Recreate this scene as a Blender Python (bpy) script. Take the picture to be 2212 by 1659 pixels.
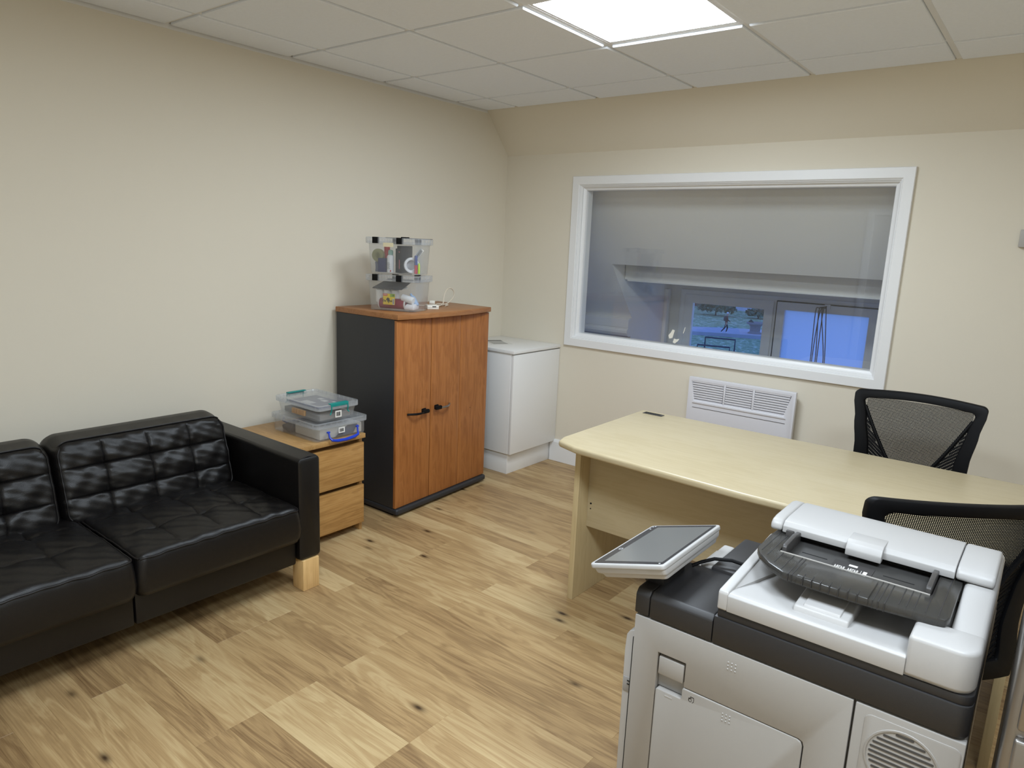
import bpy, bmesh, math, random
from mathutils import Vector, Matrix, Euler
random.seed(7)
for o in list(bpy.data.objects): bpy.data.objects.remove(o, do_unlink=True)
SC = bpy.context.scene
COL = SC.collection
PI = math.pi

# ------------------------------------------------------------------ camera, world, exposure
cam_d = bpy.data.cameras.new('camera'); CAM = bpy.data.objects.new('camera', cam_d); COL.objects.link(CAM)
cam_d.sensor_fit = 'HORIZONTAL'; cam_d.sensor_width = 36.0; cam_d.lens = 1512.75 / 2212 * 36.0
cam_d.clip_start = 0.02; cam_d.clip_end = 500
_r = Vector((0.78188965, 0.6219845, 0.0422357)).normalized()
_f = Vector((-0.60393454, 0.77251918, -0.19615603)).normalized()
_u = _r.cross(_f)
CAM.matrix_world = Matrix(((_r.x, _u.x, -_f.x, 3.189), (_r.y, _u.y, -_f.y, -3.922), (_r.z, _u.z, -_f.z, 1.4745), (0, 0, 0, 1)))
SC.camera = CAM
W = bpy.data.worlds.new('dusk_sky'); SC.world = W; W.use_nodes = True
W.node_tree.nodes['Background'].inputs[0].default_value = (0.17, 0.33, 1.0, 1)
W.node_tree.nodes['Background'].inputs[1].default_value = 1.45
PANEL_STRENGTH = 35.0
SC.view_settings.view_transform = 'Standard'
SC.view_settings.look = 'None'
SC.view_settings.gamma = 1.0
SC.view_settings.use_curve_mapping = False
SC.view_settings.exposure = 0.0
SC.cycles.use_denoising = True
SC.cycles.use_adaptive_sampling = True
SC.cycles.adaptive_threshold = 0.025
SC.cycles.max_bounces = 8
SC.cycles.transparent_max_bounces = 16
SC.cycles.sample_clamp_indirect = 8.0

# ------------------------------------------------------------------ materials
def lin(c):
    return tuple(((v / 255) / 12.92 if v / 255 <= 0.04045 else ((v / 255 + 0.055) / 1.055) ** 2.4) for v in c)
def c4(c): return (*lin(c), 1.0)
class NT:
    def __init__(s, name):
        s.m = bpy.data.materials.new(name); s.m.use_nodes = True
        s.t = s.m.node_tree; s.n = s.t.nodes; s.l = s.t.links
        s.out = s.n['Material Output']; s.b = s.n['Principled BSDF']
    def add(s, ty, **kw):
        n = s.n.new(ty)
        for k, v in kw.items(): setattr(n, k, v)
        return n
    def link(s, a, b): s.l.new(a, b)
MATS = {}
def pbr(name, col, rough=0.5, metal=0.0, spec=0.5, bump=0.0, bscale=200.0, var=0.0, vscale=4.0, coat=0.0):
    if name in MATS: return MATS[name]
    t = NT(name); b = t.b
    b.inputs['Base Color'].default_value = c4(col); b.inputs['Roughness'].default_value = rough
    b.inputs['Metallic'].default_value = metal; b.inputs['Specular IOR Level'].default_value = spec
    b.inputs['Coat Weight'].default_value = coat
    tc = t.add('ShaderNodeTexCoord')
    if var > 0:
        nz = t.add('ShaderNodeTexNoise'); nz.inputs['Scale'].default_value = vscale; nz.inputs['Detail'].default_value = 4
        t.link(tc.outputs['Object'], nz.inputs['Vector'])
        mp = t.add('ShaderNodeMapRange'); mp.inputs[3].default_value = 1 - var; mp.inputs[4].default_value = 1 + var
        t.link(nz.outputs['Fac'], mp.inputs[0])
        hs = t.add('ShaderNodeHueSaturation'); hs.inputs['Color'].default_value = c4(col)
        t.link(mp.outputs[0], hs.inputs['Value']); t.link(hs.outputs[0], b.inputs['Base Color'])
    if bump > 0:
        nb = t.add('ShaderNodeTexNoise'); nb.inputs['Scale'].default_value = bscale; nb.inputs['Detail'].default_value = 3
        t.link(tc.outputs['Object'], nb.inputs['Vector'])
        bp = t.add('ShaderNodeBump'); bp.inputs['Strength'].default_value = bump; bp.inputs['Distance'].default_value = 0.002
        t.link(nb.outputs['Fac'], bp.inputs['Height']); t.link(bp.outputs[0], b.inputs['Normal'])
    MATS[name] = t.m
    return t.m
def wood(name, dark, mid, light, axis='X', rough=0.4, stretch=14.0, fine=60.0, contrast=1.0, rnd=False, knots=0.0, spec=0.5, big=3.0, fc=.9):
    """procedural timber: grain runs along the given object axis"""
    t = NT(name); b = t.b
    tc = t.add('ShaderNodeTexCoord'); vec = tc.outputs['Object']
    if rnd:
        oi = t.add('ShaderNodeObjectInfo')
        cm = t.add('ShaderNodeCombineXYZ')
        ml = t.add('ShaderNodeMath', operation='MULTIPLY'); ml.inputs[1].default_value = 91.7; t.link(oi.outputs['Random'], ml.inputs[0])
        ml2 = t.add('ShaderNodeMath', operation='MULTIPLY'); ml2.inputs[1].default_value = 37.3; t.link(oi.outputs['Random'], ml2.inputs[0])
        t.link(ml.outputs[0], cm.inputs[0]); t.link(ml2.outputs[0], cm.inputs[1]); t.link(ml.outputs[0], cm.inputs[2])
        va = t.add('ShaderNodeVectorMath', operation='ADD'); t.link(vec, va.inputs[0]); t.link(cm.outputs[0], va.inputs[1]); vec = va.outputs[0]
    def mapped(k):
        mp = t.add('ShaderNodeMapping'); sc = {'X': (1, k, k), 'Y': (k, 1, k), 'Z': (k, k, 1)}[axis]
        mp.inputs['Scale'].default_value = sc; t.link(vec, mp.inputs['Vector']); return mp.outputs[0]
    # broad figure, distorted bands
    n1 = t.add('ShaderNodeTexNoise'); n1.inputs['Scale'].default_value = big; n1.inputs['Detail'].default_value = 5; n1.inputs['Distortion'].default_value = 1.2
    t.link(mapped(stretch * .55), n1.inputs['Vector'])
    wv = t.add('ShaderNodeMath', operation='MULTIPLY'); wv.inputs[1].default_value = 26.0; t.link(n1.outputs['Fac'], wv.inputs[0])
    sn = t.add('ShaderNodeMath', operation='SINE'); t.link(wv.outputs[0], sn.inputs[0])
    n2 = t.add('ShaderNodeTexNoise'); n2.inputs['Scale'].default_value = fine * .055; n2.inputs['Detail'].default_value = 7; n2.inputs['Roughness'].default_value = .62
    t.link(mapped(stretch * 4.2), n2.inputs['Vector'])
    n3 = t.add('ShaderNodeTexNoise'); n3.inputs['Scale'].default_value = 2.2; n3.inputs['Detail'].default_value = 2
    t.link(mapped(3.0), n3.inputs['Vector'])
    a = t.add('ShaderNodeMath', operation='MULTIPLY_ADD'); a.inputs[1].default_value = 0.10 * contrast; t.link(sn.outputs[0], a.inputs[0])
    m2 = t.add('ShaderNodeMath', operation='MULTIPLY_ADD'); m2.inputs[1].default_value = fc * contrast; m2.inputs[2].default_value = 0.5 - fc * .5 * contrast - .22 * contrast
    t.link(n2.outputs['Fac'], m2.inputs[0]); t.link(m2.outputs[0], a.inputs[2])
    m3 = t.add('ShaderNodeMath', operation='MULTIPLY_ADD'); m3.inputs[1].default_value = 0.45 * contrast
    t.link(n3.outputs['Fac'], m3.inputs[0]); t.link(a.outputs[0], m3.inputs[2])
    fac = m3.outputs[0]
    if rnd:
        rr = t.add('ShaderNodeMath', operation='MULTIPLY_ADD'); rr.inputs[1].default_value = .34; t.link(oi.outputs['Random'], rr.inputs[0])
        sb = t.add('ShaderNodeMath', operation='SUBTRACT'); sb.inputs[1].default_value = .17; t.link(fac, sb.inputs[0]); t.link(sb.outputs[0], rr.inputs[2]); fac = rr.outputs[0]
    rp = t.add('ShaderNodeValToRGB'); e = rp.color_ramp.elements
    e[0].position = .12; e[0].color = c4(dark); e[1].position = .88; e[1].color = c4(light)
    x = e.new(.5); x.color = c4(mid)
    t.link(fac, rp.inputs['Fac']); colo = rp.outputs['Color']
    if knots > 0:
        vo = t.add('ShaderNodeTexVoronoi'); vo.inputs['Scale'].default_value = 3.1; t.link(mapped(2.4), vo.inputs['Vector'])
        mr = t.add('ShaderNodeMapRange'); mr.inputs[1].default_value = .03; mr.inputs[2].default_value = .17; mr.inputs[3].default_value = knots; mr.inputs[4].default_value = 0
        t.link(vo.outputs['Distance'], mr.inputs[0])
        pw = t.add('ShaderNodeMath', operation='POWER'); pw.inputs[1].default_value = 2.0; t.link(mr.outputs[0], pw.inputs[0])
        mx = t.add('ShaderNodeMix', data_type='RGBA'); t.link(pw.outputs[0], mx.inputs[0]); t.link(colo, mx.inputs[6]); mx.inputs[7].default_value = c4((62, 44, 26)); colo = mx.outputs[2]
    t.link(colo, b.inputs['Base Color'])
    b.inputs['Roughness'].default_value = rough; b.inputs['Specular IOR Level'].default_value = spec
    bp = t.add('ShaderNodeBump'); bp.inputs['Strength'].default_value = .12; bp.inputs['Distance'].default_value = .001
    t.link(n2.outputs['Fac'], bp.inputs['Height']); t.link(bp.outputs[0], b.inputs['Normal'])
    MATS[name] = t.m
    return t.m
def clear(name, tint, haze, haze_col, rough=0.12, refl=1.0):
    """clear plastic or glass sheet: see-through, a little milky, with a Fresnel reflection"""
    t = NT(name)
    tr = t.add('ShaderNodeBsdfTransparent'); tr.inputs[0].default_value = (*tint, 1)
    df = t.add('ShaderNodeBsdfDiffuse'); df.inputs[0].default_value = c4(haze_col)
    tl = t.add('ShaderNodeBsdfTranslucent'); tl.inputs[0].default_value = c4(haze_col)
    mm = t.add('ShaderNodeMixShader'); mm.inputs[0].default_value = .5; t.link(df.outputs[0], mm.inputs[1]); t.link(tl.outputs[0], mm.inputs[2])
    m1 = t.add('ShaderNodeMixShader'); m1.inputs[0].default_value = haze; t.link(tr.outputs[0], m1.inputs[1]); t.link(mm.outputs[0], m1.inputs[2])
    gl = t.add('ShaderNodeBsdfGlossy'); gl.inputs['Roughness'].default_value = rough
    lw = t.add('ShaderNodeLayerWeight'); lw.inputs[0].default_value = .5
    pw = t.add('ShaderNodeMath', operation='POWER'); pw.inputs[1].default_value = 5.0; t.link(lw.outputs['Facing'], pw.inputs[0])
    ml = t.add('ShaderNodeMath', operation='MULTIPLY_ADD'); ml.inputs[1].default_value = .96 * min(1, refl); ml.inputs[2].default_value = .04 * refl; t.link(pw.outputs[0], ml.inputs[0])
    m2 = t.add('ShaderNodeMixShader'); t.link(ml.outputs[0], m2.inputs[0]); t.link(m1.outputs[0], m2.inputs[1]); t.link(gl.outputs[0], m2.inputs[2])
    t.link(m2.outputs[0], t.out.inputs[0])
    MATS[name] = t.m
    return t.m
def emit(name, col, s):
    t = NT(name); e = t.add('ShaderNodeEmission'); e.inputs[0].default_value = (*col, 1); e.inputs[1].default_value = s
    t.link(e.outputs[0], t.out.inputs[0]); MATS[name] = t.m; return t.m

M_wall = pbr('wall_paint', (225, 217, 200), .75, bump=.05, bscale=350, var=.015, vscale=1.5, spec=.25)
M_roofp = pbr('eaves_paint', (240, 238, 234), .8, var=.02)
M_white = pbr('white_gloss_paint', (236, 236, 236), .35)
M_whitem = pbr('white_melamine', (238, 237, 235), .32)
M_tile = pbr('ceiling_tile_board', (241, 244, 249), .9, bump=.35, bscale=260, var=.03, vscale=60, spec=.1)
M_tee = pbr('ceiling_rail_enamel', (232, 230, 226), .5)
M_dark = pbr('black_gap', (10, 10, 10), .8)
M_leather = pbr('black_leather', (15, 13, 13), .38, bump=.3, bscale=420, var=.05, vscale=9, spec=.40)
M_pipe = pbr('leather_piping', (24, 21, 21), .48, spec=.3)
M_blackp = pbr('black_plastic', (12, 12, 14), .55, spec=.18)
M_charc = pbr('charcoal_laminate', (42, 43, 47), .5, var=.04)
M_mesh = pbr('black_mesh_yarn', (16, 16, 20), .7)
M_pwhite = pbr('printer_white', (176, 174, 172), .42, bump=.06, bscale=900)
M_pgrey = pbr('printer_side_grey', (154, 150, 145), .5, bump=.05, bscale=900)  # white casing darkened for the side faces, their shade put into the colour
M_pblack = pbr('printer_black', (38, 37, 38), .45, bump=.1, bscale=900)
M_metal = pbr('grey_metal', (150, 146, 142), .3, metal=.85)
M_heat = pbr('heater_enamel', (222, 221, 226), .4)
M_floor = wood('oak_laminate', (112, 84, 54), (172, 142, 99), (206, 182, 137), 'X', .42, 14, 70, .85, rnd=True, knots=1.0, spec=.4, big=2.0, fc=.62)
M_beech = wood('cherry_laminate', (120, 66, 26), (166, 104, 52), (190, 128, 72), 'Z', .42, 12, 60, .75)
M_beecht = wood('cherry_laminate_top', (122, 76, 40), (160, 108, 64), (182, 130, 84), 'Y', .42, 12, 60, .7)  # duller than the doors, the surface reflection is put into the colour
M_oakv = wood('oak_veneer_front', (128, 90, 44), (176, 132, 76), (204, 162, 102), 'Y', .4, 14, 80, .8)
M_oakt = wood('oak_veneer_top', (128, 92, 50), (176, 136, 84), (202, 164, 108), 'X', .4, 14, 80, .7)
M_maple = wood('maple_laminate', (172, 155, 118), (190, 175, 142), (200, 187, 158), 'X', .32, 10, 50, .5)
M_maplez = wood('maple_laminate_upright', (176, 154, 112), (202, 182, 140), (214, 198, 158), 'Z', .36, 10, 50, .5)
M_birch = wood('birch_leg', (190, 148, 92), (222, 184, 126), (236, 204, 152), 'Z', .4, 10, 50, .6)
M_glass = clear('window_glass', (.985, .992, .988), .012, (200, 200, 200), .0, 1.25)
M_plastic = clear('clear_plastic', (.98, .985, .99), .09, (235, 238, 242), .12, 1.0)
M_plastl = clear('clear_plastic_lid', (.97, .98, .99), .28, (235, 238, 242), .18, 1.0)
M_smoke = clear('smoked_plastic', (.34, .33, .325), .45, (112, 110, 106), .2, 1.0)

# ------------------------------------------------------------------ geometry helpers
class G:
    def __init__(s): s.v = []; s.f = []; s.mi = []; s.cur = 0
    def q(s, vs, fs):
        o = len(s.v); s.v += [tuple(p) for p in vs]; s.f += [tuple(i + o for i in f) for f in fs]; s.mi += [s.cur] * len(fs); return s
    def box(s, x0, y0, z0, x1, y1, z1):
        return s.q([(x0, y0, z0), (x1, y0, z0), (x1, y1, z0), (x0, y1, z0), (x0, y0, z1), (x1, y0, z1), (x1, y1, z1), (x0, y1, z1)],
                   [(0, 3, 2, 1), (4, 5, 6, 7), (0, 1, 5, 4), (1, 2, 6, 5), (2, 3, 7, 6), (3, 0, 4, 7)])
    def prism(s, poly, a, b, axis='Z'):
        """poly: 2D outline; extruded from a to b along the axis. X: (y,z), Y: (x,z), Z: (x,y)"""
        mk = {'Z': lambda p, h: (p[0], p[1], h), 'Y': lambda p, h: (p[0], h, p[1]), 'X': lambda p, h: (h, p[0], p[1])}[axis]
        n = len(poly); vs = [mk(p, a) for p in poly] + [mk(p, b) for p in poly]
        fs = [tuple(range(n))[::-1], tuple(range(n, 2 * n))] + [(i, (i + 1) % n, n + (i + 1) % n, n + i) for i in range(n)]
        return s.q(vs, fs)
    def loft(s, loops, cap=True):
        n = len(loops[0]); vs = [p for l in loops for p in l]; fs = []
        for k in range(len(loops) - 1):
            for i in range(n): fs.append((k * n + i, k * n + (i + 1) % n, (k + 1) * n + (i + 1) % n, (k + 1) * n + i))
        if cap: fs += [tuple(range(n))[::-1], tuple(range((len(loops) - 1) * n, len(loops) * n))]
        return s.q(vs, fs)
    def ring(s, outer, inner, a, b, fn):
        """flat ring between two closed 2D outlines of equal length; fn(p2d, depth) gives 3D"""
        n = len(outer); vs = [fn(p, a) for p in outer] + [fn(p, a) for p in inner] + [fn(p, b) for p in outer] + [fn(p, b) for p in inner]; fs = []
        for i in range(n):
            j = (i + 1) % n
            fs += [(i, j, n + j, n + i), (2 * n + i, 3 * n + i, 3 * n + j, 2 * n + j), (i, 2 * n + i, 2 * n + j, j), (n + i, n + j, 3 * n + j, 3 * n + i)]
        return s.q(vs, fs)
    def tube(s, pts, r, n=8, closed=False):
        pts = [Vector(p) for p in pts]; m = len(pts); loops = []; prev = None
        rr = r if isinstance(r, (list, tuple)) else [r] * m
        for i, p in enumerate(pts):
            if closed: t = pts[(i + 1) % m] - pts[i - 1]
            else: t = pts[min(i + 1, m - 1)] - pts[max(i - 1, 0)]
            t.normalize()
            if prev is None:
                up = Vector((0, 0, 1)) if abs(t.z) < .9 else Vector((1, 0, 0)); a = t.cross(up).normalized()
            else:
                a = (prev - t * prev.dot(t)).normalized()
            prev = a; b = t.cross(a)
            loops.append([tuple(p + (a * math.cos(2 * PI * k / n) + b * math.sin(2 * PI * k / n)) * rr[i]) for k in range(n)])
        if closed: loops.append(loops[0]); return s.loft(loops, cap=False)
        return s.loft(loops)
    def lathe(s, prof, c=(0, 0, 0), n=20, axis='Z'):
        """prof: (radius, height) pairs turned about an axis through c"""
        loops = []
        for r, h in prof:
            l = []
            for k in range(n):
                x, y = r * math.cos(2 * PI * k / n), r * math.sin(2 * PI * k / n)
                l.append({'Z': (c[0] + x, c[1] + y, c[2] + h), 'X': (c[0] + h, c[1] + x, c[2] + y), 'Y': (c[0] + y, c[1] + h, c[2] + x)}[axis])
            loops.append(l)
        return s.loft(loops)
    def grid(s, fn, nu, nv):
        vs = [fn(i / nu, j / nv) for j in range(nv + 1) for i in range(nu + 1)]
        fs = [(j * (nu + 1) + i, j * (nu + 1) + i + 1, (j + 1) * (nu + 1) + i + 1, (j + 1) * (nu + 1) + i) for j in range(nv) for i in range(nu)]
        return s.q(vs, fs)
    def xf(s, M, start=0):
        s.v[start:] = [tuple(M @ Vector(p)) for p in s.v[start:]]; return s

PO = {}      # where each parent was built
def mesh_of(g, name, origin, bevel=0, seg=2, smooth=None):
    me = bpy.data.meshes.new(name)
    me.from_pydata([(p[0] - origin[0], p[1] - origin[1], p[2] - origin[2]) for p in g.v], [], g.f)
    if any(g.mi): me.polygons.foreach_set('material_index', g.mi)
    bm = bmesh.new(); bm.from_mesh(me)
    bmesh.ops.recalc_face_normals(bm, faces=bm.faces)
    if bevel > 0:
        eds = [e for e in bm.edges if len(e.link_faces) == 2 and e.calc_face_angle(0) > math.radians(24)]
        bmesh.ops.bevel(bm, geom=eds, offset=bevel, segments=seg, affect='EDGES', profile=.5, clamp_overlap=True)
    bm.to_mesh(me); bm.free()
    if smooth is None: smooth = 32 if bevel == 0 else 40
    if smooth:
        me.shade_smooth(); me.set_sharp_from_angle(angle=math.radians(smooth))
    return me
def part(g, name, mat, parent=None, bevel=0, seg=2, smooth=None, label=None, kind=None):
    xs = [p[0] for p in g.v]; ys = [p[1] for p in g.v]; zs = [p[2] for p in g.v]
    og = Vector(((min(xs) + max(xs)) / 2, (min(ys) + max(ys)) / 2, min(zs)))
    me = mesh_of(g, name, og, bevel, seg, smooth)
    for m in (mat if isinstance(mat, (list, tuple)) else [mat]): me.materials.append(m)
    o = bpy.data.objects.new(name, me); COL.objects.link(o)
    PO[o.name] = og
    if parent: o.parent = parent; o.location = og - PO[parent.name]
    else: o.location = og
    if label: o['label'] = label
    if kind: o['kind'] = kind
    return o
def tag(o, label, cat, group=None):
    o['label'] = label; o['category'] = cat
    if group: o['group'] = group
    return o
def thing(name, label, cat, loc=(0, 0, 0), group=None):
    o = bpy.data.objects.new(name, None); COL.objects.link(o); o.empty_display_size = .1
    o.location = loc; PO[o.name] = Vector(loc); return tag(o, label, cat, group)
def struct(name, loc=(0, 0, 0), label=None):
    o = bpy.data.objects.new(name, None); COL.objects.link(o); o.location = loc; PO[o.name] = Vector(loc); o['kind'] = 'structure'
    if label: o['label'] = label
    return o
def st(o, label=None):
    o['kind'] = 'structure'
    if label: o['label'] = label
    return o
def bx(name, b, mat, parent=None, bevel=0, **k):
    return part(G().box(*b), name, mat, parent, bevel, **k)
def rrect(x0, y0, x1, y1, r, n=5):
    out = []
    for cx, cy, a0 in ((x1 - r, y1 - r, 0), (x0 + r, y1 - r, 90), (x0 + r, y0 + r, 180), (x1 - r, y0 + r, 270)):
        for i in range(n + 1):
            a = math.radians(a0 + 90 * i / n); out.append((cx + r * math.cos(a), cy + r * math.sin(a)))
    return out
def text(s, name, mat, parent, M, size, depth=.0002, bold=0.0, align='CENTER'):
    cu = bpy.data.curves.new(name, 'FONT'); cu.body = s; cu.size = size; cu.extrude = depth; cu.align_x = align; cu.align_y = 'CENTER'; cu.offset = bold
    cu.resolution_u = 3
    to = bpy.data.objects.new(name, cu); COL.objects.link(to); bpy.context.view_layer.update()
    me = bpy.data.meshes.new_from_object(to.evaluated_get(bpy.context.evaluated_depsgraph_get()))
    bpy.data.objects.remove(to); bpy.data.curves.remove(cu)
    g = G(); g.v = [tuple(M @ v.co) for v in me.vertices]; g.f = [tuple(p.vertices) for p in me.polygons]; g.mi = [0] * len(g.f)
    bpy.data.meshes.remove(me)
    return part(g, name, mat, parent, smooth=0)
def frame_M(o, x, y):
    x = Vector(x).normalized(); y = Vector(y).normalized(); z = x.cross(y)
    return Matrix(((x.x, y.x, z.x, o[0]), (x.y, y.y, z.y, o[1]), (x.z, y.z, z.z, o[2]), (0, 0, 0, 1)))

# ================================================================== the setting
RX, RY, H = 4.75, -4.40, 2.334       # right wall, front wall, ceiling rails
# --- floor: boards run along x
floor = bx('floor', (-.4, RY - .1, -.06, RX + .1, 1.75, -.0125), M_dark); st(floor, 'oak effect strip laminate floor')
PW = .1055; L0 = .05; LS = .45
plank_mesh = {}
def plank(x0, x1, y0, y1):
    key = (round(x1 - x0, 4), round(y1 - y0, 4))
    if key not in plank_mesh:
        a, b = key[0] / 2, key[1] / 2; e = .0007
        g = G(); g.loft([[(-a, -b, -.012), (a, -b, -.012), (a, b, -.012), (-a, b, -.012)], [(-a, -b, -e), (a, -b, -e), (a, b, -e), (-a, b, -e)],
                         [(-a + e, -b + e, 0), (a - e, -b + e, 0), (a - e, b - e, 0), (-a + e, b - e, 0)]])
        me = mesh_of(g, 'plank', (0, 0, 0), smooth=0); me.materials.append(M_floor); plank_mesh[key] = me
    o = bpy.data.objects.new('plank', plank_mesh[key]); COL.objects.link(o); o.parent = floor
    o.location = Vector(((x0 + x1) / 2, (y0 + y1) / 2, 0)) - PO[floor.name]
k0 = math.floor((RY + 3.055) / PW); rowy = -3.055 + k0 * PW
rng = random.Random(11)
FORCE = {}
for (fx, fy) in ((.95, -3.10), (1.40, -2.78), (1.40, -3.0), (1.40, -2.33), (.95, -2.43), (.95, -2.67), (1.85, -2.66)):
    FORCE.setdefault(round((fy + 3.055) / PW - .5), set()).add(round((fx - L0) / LS))
while rowy < 0:
    y0, y1 = max(rowy, RY), min(rowy + PW, 0); kk = round((rowy + 3.055) / PW)
    js = [0.0]; last = 0
    for i in range(1, 11):
        x = L0 + LS * i
        if x > RX - .2: break
        if i in FORCE.get(kk, ()) or (i - last >= 3) or (i not in FORCE.get(kk, ()) and rng.random() < .42):
            js.append(x); last = i
    js.append(RX)
    for a, b in zip(js, js[1:]): plank(a, b, y0, y1)
    rowy += PW
# eaves floor beyond the glass
bx('eaves_board', (-.2, .1, -.0125, 3.0, 1.7, 0), M_roofp, floor)

# --- walls
wl = bx('wall_left', (-.12, RY - .1, 0, 0, .1, 2.5), M_wall); st(wl, 'plain cream painted wall behind the sofa')
wr = bx('wall_right', (RX, RY - .1, 0, RX + .12, .1, 2.5), M_wall); st(wr)
wf = struct('wall_front', (2, RY, 0))
bx('panel', (-.12, RY - .1, 0, 1.36, RY, 2.5), M_wall, wf); bx('panel', (2.24, RY - .1, 0, RX + .12, RY, 2.5), M_wall, wf); bx('panel', (1.36, RY - .1, 2.0, 2.24, RY, 2.5), M_wall, wf)
WX0, WX1, WZ0, WZ1 = .60, 2.486, .855, 1.88     # structural opening
g = G(); g.ring([(-.12, 0), (RX + .12, 0), (RX + .12, 2.064), (-.12, 2.064)], [(WX0, WZ0), (WX1, WZ0), (WX1, WZ1), (WX0, WZ1)], 0, .1, lambda p, d: (p[0], d, p[1]))
wb = part(g, 'wall_back', M_wall, smooth=0); st(wb, 'cream painted wall with the internal window')
ws = part(G().prism([(0, 2.064), (-.2306, 2.3325), (-.2306, 2.5), (.05, 2.5), (.05, 2.064)], 0.0, RX, 'X'), 'wall_slope', M_wall, smooth=0); st(ws, 'sloping cream strip of wall under the ceiling')
# door behind the camera, seen only as a reflection in the glass
d1 = struct('door_1', (1.8, RY, 0), 'flush door with white frame')
bx('door_leaf', (1.43, RY - .06, 0, 2.17, RY - .02, 1.94), pbr('door_paint', (196, 194, 190), .5), d1, .003)
for b in ((1.36, RY - .09, 0, 1.43, RY + .02, 2.0), (2.17, RY - .09, 0, 2.24, RY + .02, 2.0), (1.43, RY - .09, 1.94, 2.17, RY + .02, 2.0)): bx('door_frame', b, M_white, d1, .003)
# baseboards
def skirting(name, prof_axis, a, b, fn):
    g = G().prism([(0, 0), (.018, 0), (.018, .135), (.012, .15), (0, .152)], a, b, prof_axis)
    g.v = [fn(p) for p in g.v]; return st(part(g, name, M_white, smooth=20))
skirting('baseboard_back', 'X', .494, RX, lambda p: (p[0], -p[1], p[2]))
skirting('baseboard_left', 'Y', RY, -.52, lambda p: (p[0], p[1], p[2]))

# --- ceiling: slab, rails, tiles and light panels on a 0.6 m grid
GX, GY = .2612, -.5407                  # first rail from the left wall, first rail from the back
ceil_o = bx('ceiling', (-.1, RY - .1, 2.37, RX + .1, .05, 2.42), M_dark); st(ceil_o, 'suspended tile ceiling')
xs = [0.0] + [GX + .6 * i for i in range(8) if GX + .6 * i < RX - .05] + [RX]
ys = [-.2306] + [GY - .6 * i for i in range(8) if GY - .6 * i > RY + .05] + [RY]
for x in xs[1:-1]: bx('ceiling_rail', (x - .012, RY, H, x + .012, -.2306, H + .03), M_tee, ceil_o)
for j, y in enumerate(ys[1:-1]):
    for a, b in zip(xs, xs[1:]): bx('cross_rail', (a + .012 if a > 0 else 0, y - .012, H + .0005, b - .012 if b < RX else b, y + .012, H + .028), M_tee, ceil_o)
g = G().prism([(0, 2.312), (.003, 2.312), (.003, 2.3345), (0, 2.3345)], RY, -.2306, 'Y'); st(part(g, 'trim_1', M_tee, smooth=0), 'thin wall angle along the ceiling edge')
tile_mesh = {}
PANELS = {(3, 2), (4, 5), (6, 5)}
M_led = emit('led_diffuser', (.80, .905, 1.01), PANEL_STRENGTH)
def light_panel(x0, x1, y0, y1, lab):
    t = thing('ceiling_light', lab, 'ceiling light', ((x0 + x1) / 2, (y0 + y1) / 2, H), 'square ceiling light panels')
    o = [(x0 + .003, y0 + .003), (x1 - .003, y0 + .003), (x1 - .003, y1 - .003), (x0 + .003, y1 - .003)]; e = .024
    i = [(x0 + e, y0 + e), (x1 - e, y0 + e), (x1 - e, y1 - e), (x0 + e, y1 - e)]
    part(G().ring(o, i, H + .0015, H + .012, lambda p, d: (p[0], p[1], d)), 'frame', M_white, t, smooth=0)
    gq = G().q([(x0 + e, y0 + e, H + .006), (x1 - e, y0 + e, H + .006), (x1 - e, y1 - e, H + .006), (x0 + e, y1 - e, H + .006)], [(0, 3, 2, 1)])
    part(gq, 'diffuser', M_led, t, smooth=0)
for i, (a, b) in enumerate(zip(xs, xs[1:])):
    for j, (yb, ya) in enumerate(zip(ys, ys[1:])):
        if (i, j) in PANELS:
            light_panel(a, b, ya, yb, {(3, 2): 'bright square light panel in the tiled ceiling at the top of the view', (4, 5): 'bright square light panel in the ceiling before the sofa', (6, 5): 'bright square light panel in the ceiling over the room entrance'}[(i, j)]); continue
        x0, x1, y0, y1 = a + (.0135 if a > 0 else .018), b - (.0135 if b < RX else .004), ya + (.0135 if ya > RY else .004), yb - (.0135 if yb < -.3 else .020)
        key = (round(x1 - x0, 4), round(y1 - y0, 4))
        if key not in tile_mesh:
            p, q = key[0] / 2, key[1] / 2; e = .003
            me = mesh_of(G().loft([[(-p + e, -q + e, 0), (p - e, -q + e, 0), (p - e, q - e, 0), (-p + e, q - e, 0)], [(-p, -q, .003), (p, -q, .003), (p, q, .003), (-p, q, .003)],
                                   [(-p, -q, .014), (p, -q, .014), (p, q, .014), (-p, q, .014)]]), 'ceiling_tile', (0, 0, 0), smooth=0)
            me.materials.append(M_tile); tile_mesh[key] = me
        o = bpy.data.objects.new('ceiling_tile', tile_mesh[key]); COL.objects.link(o); o.parent = ceil_o
        o.location = Vector(((x0 + x1) / 2, (y0 + y1) / 2, 2.324)) - PO[ceil_o.name]

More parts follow.
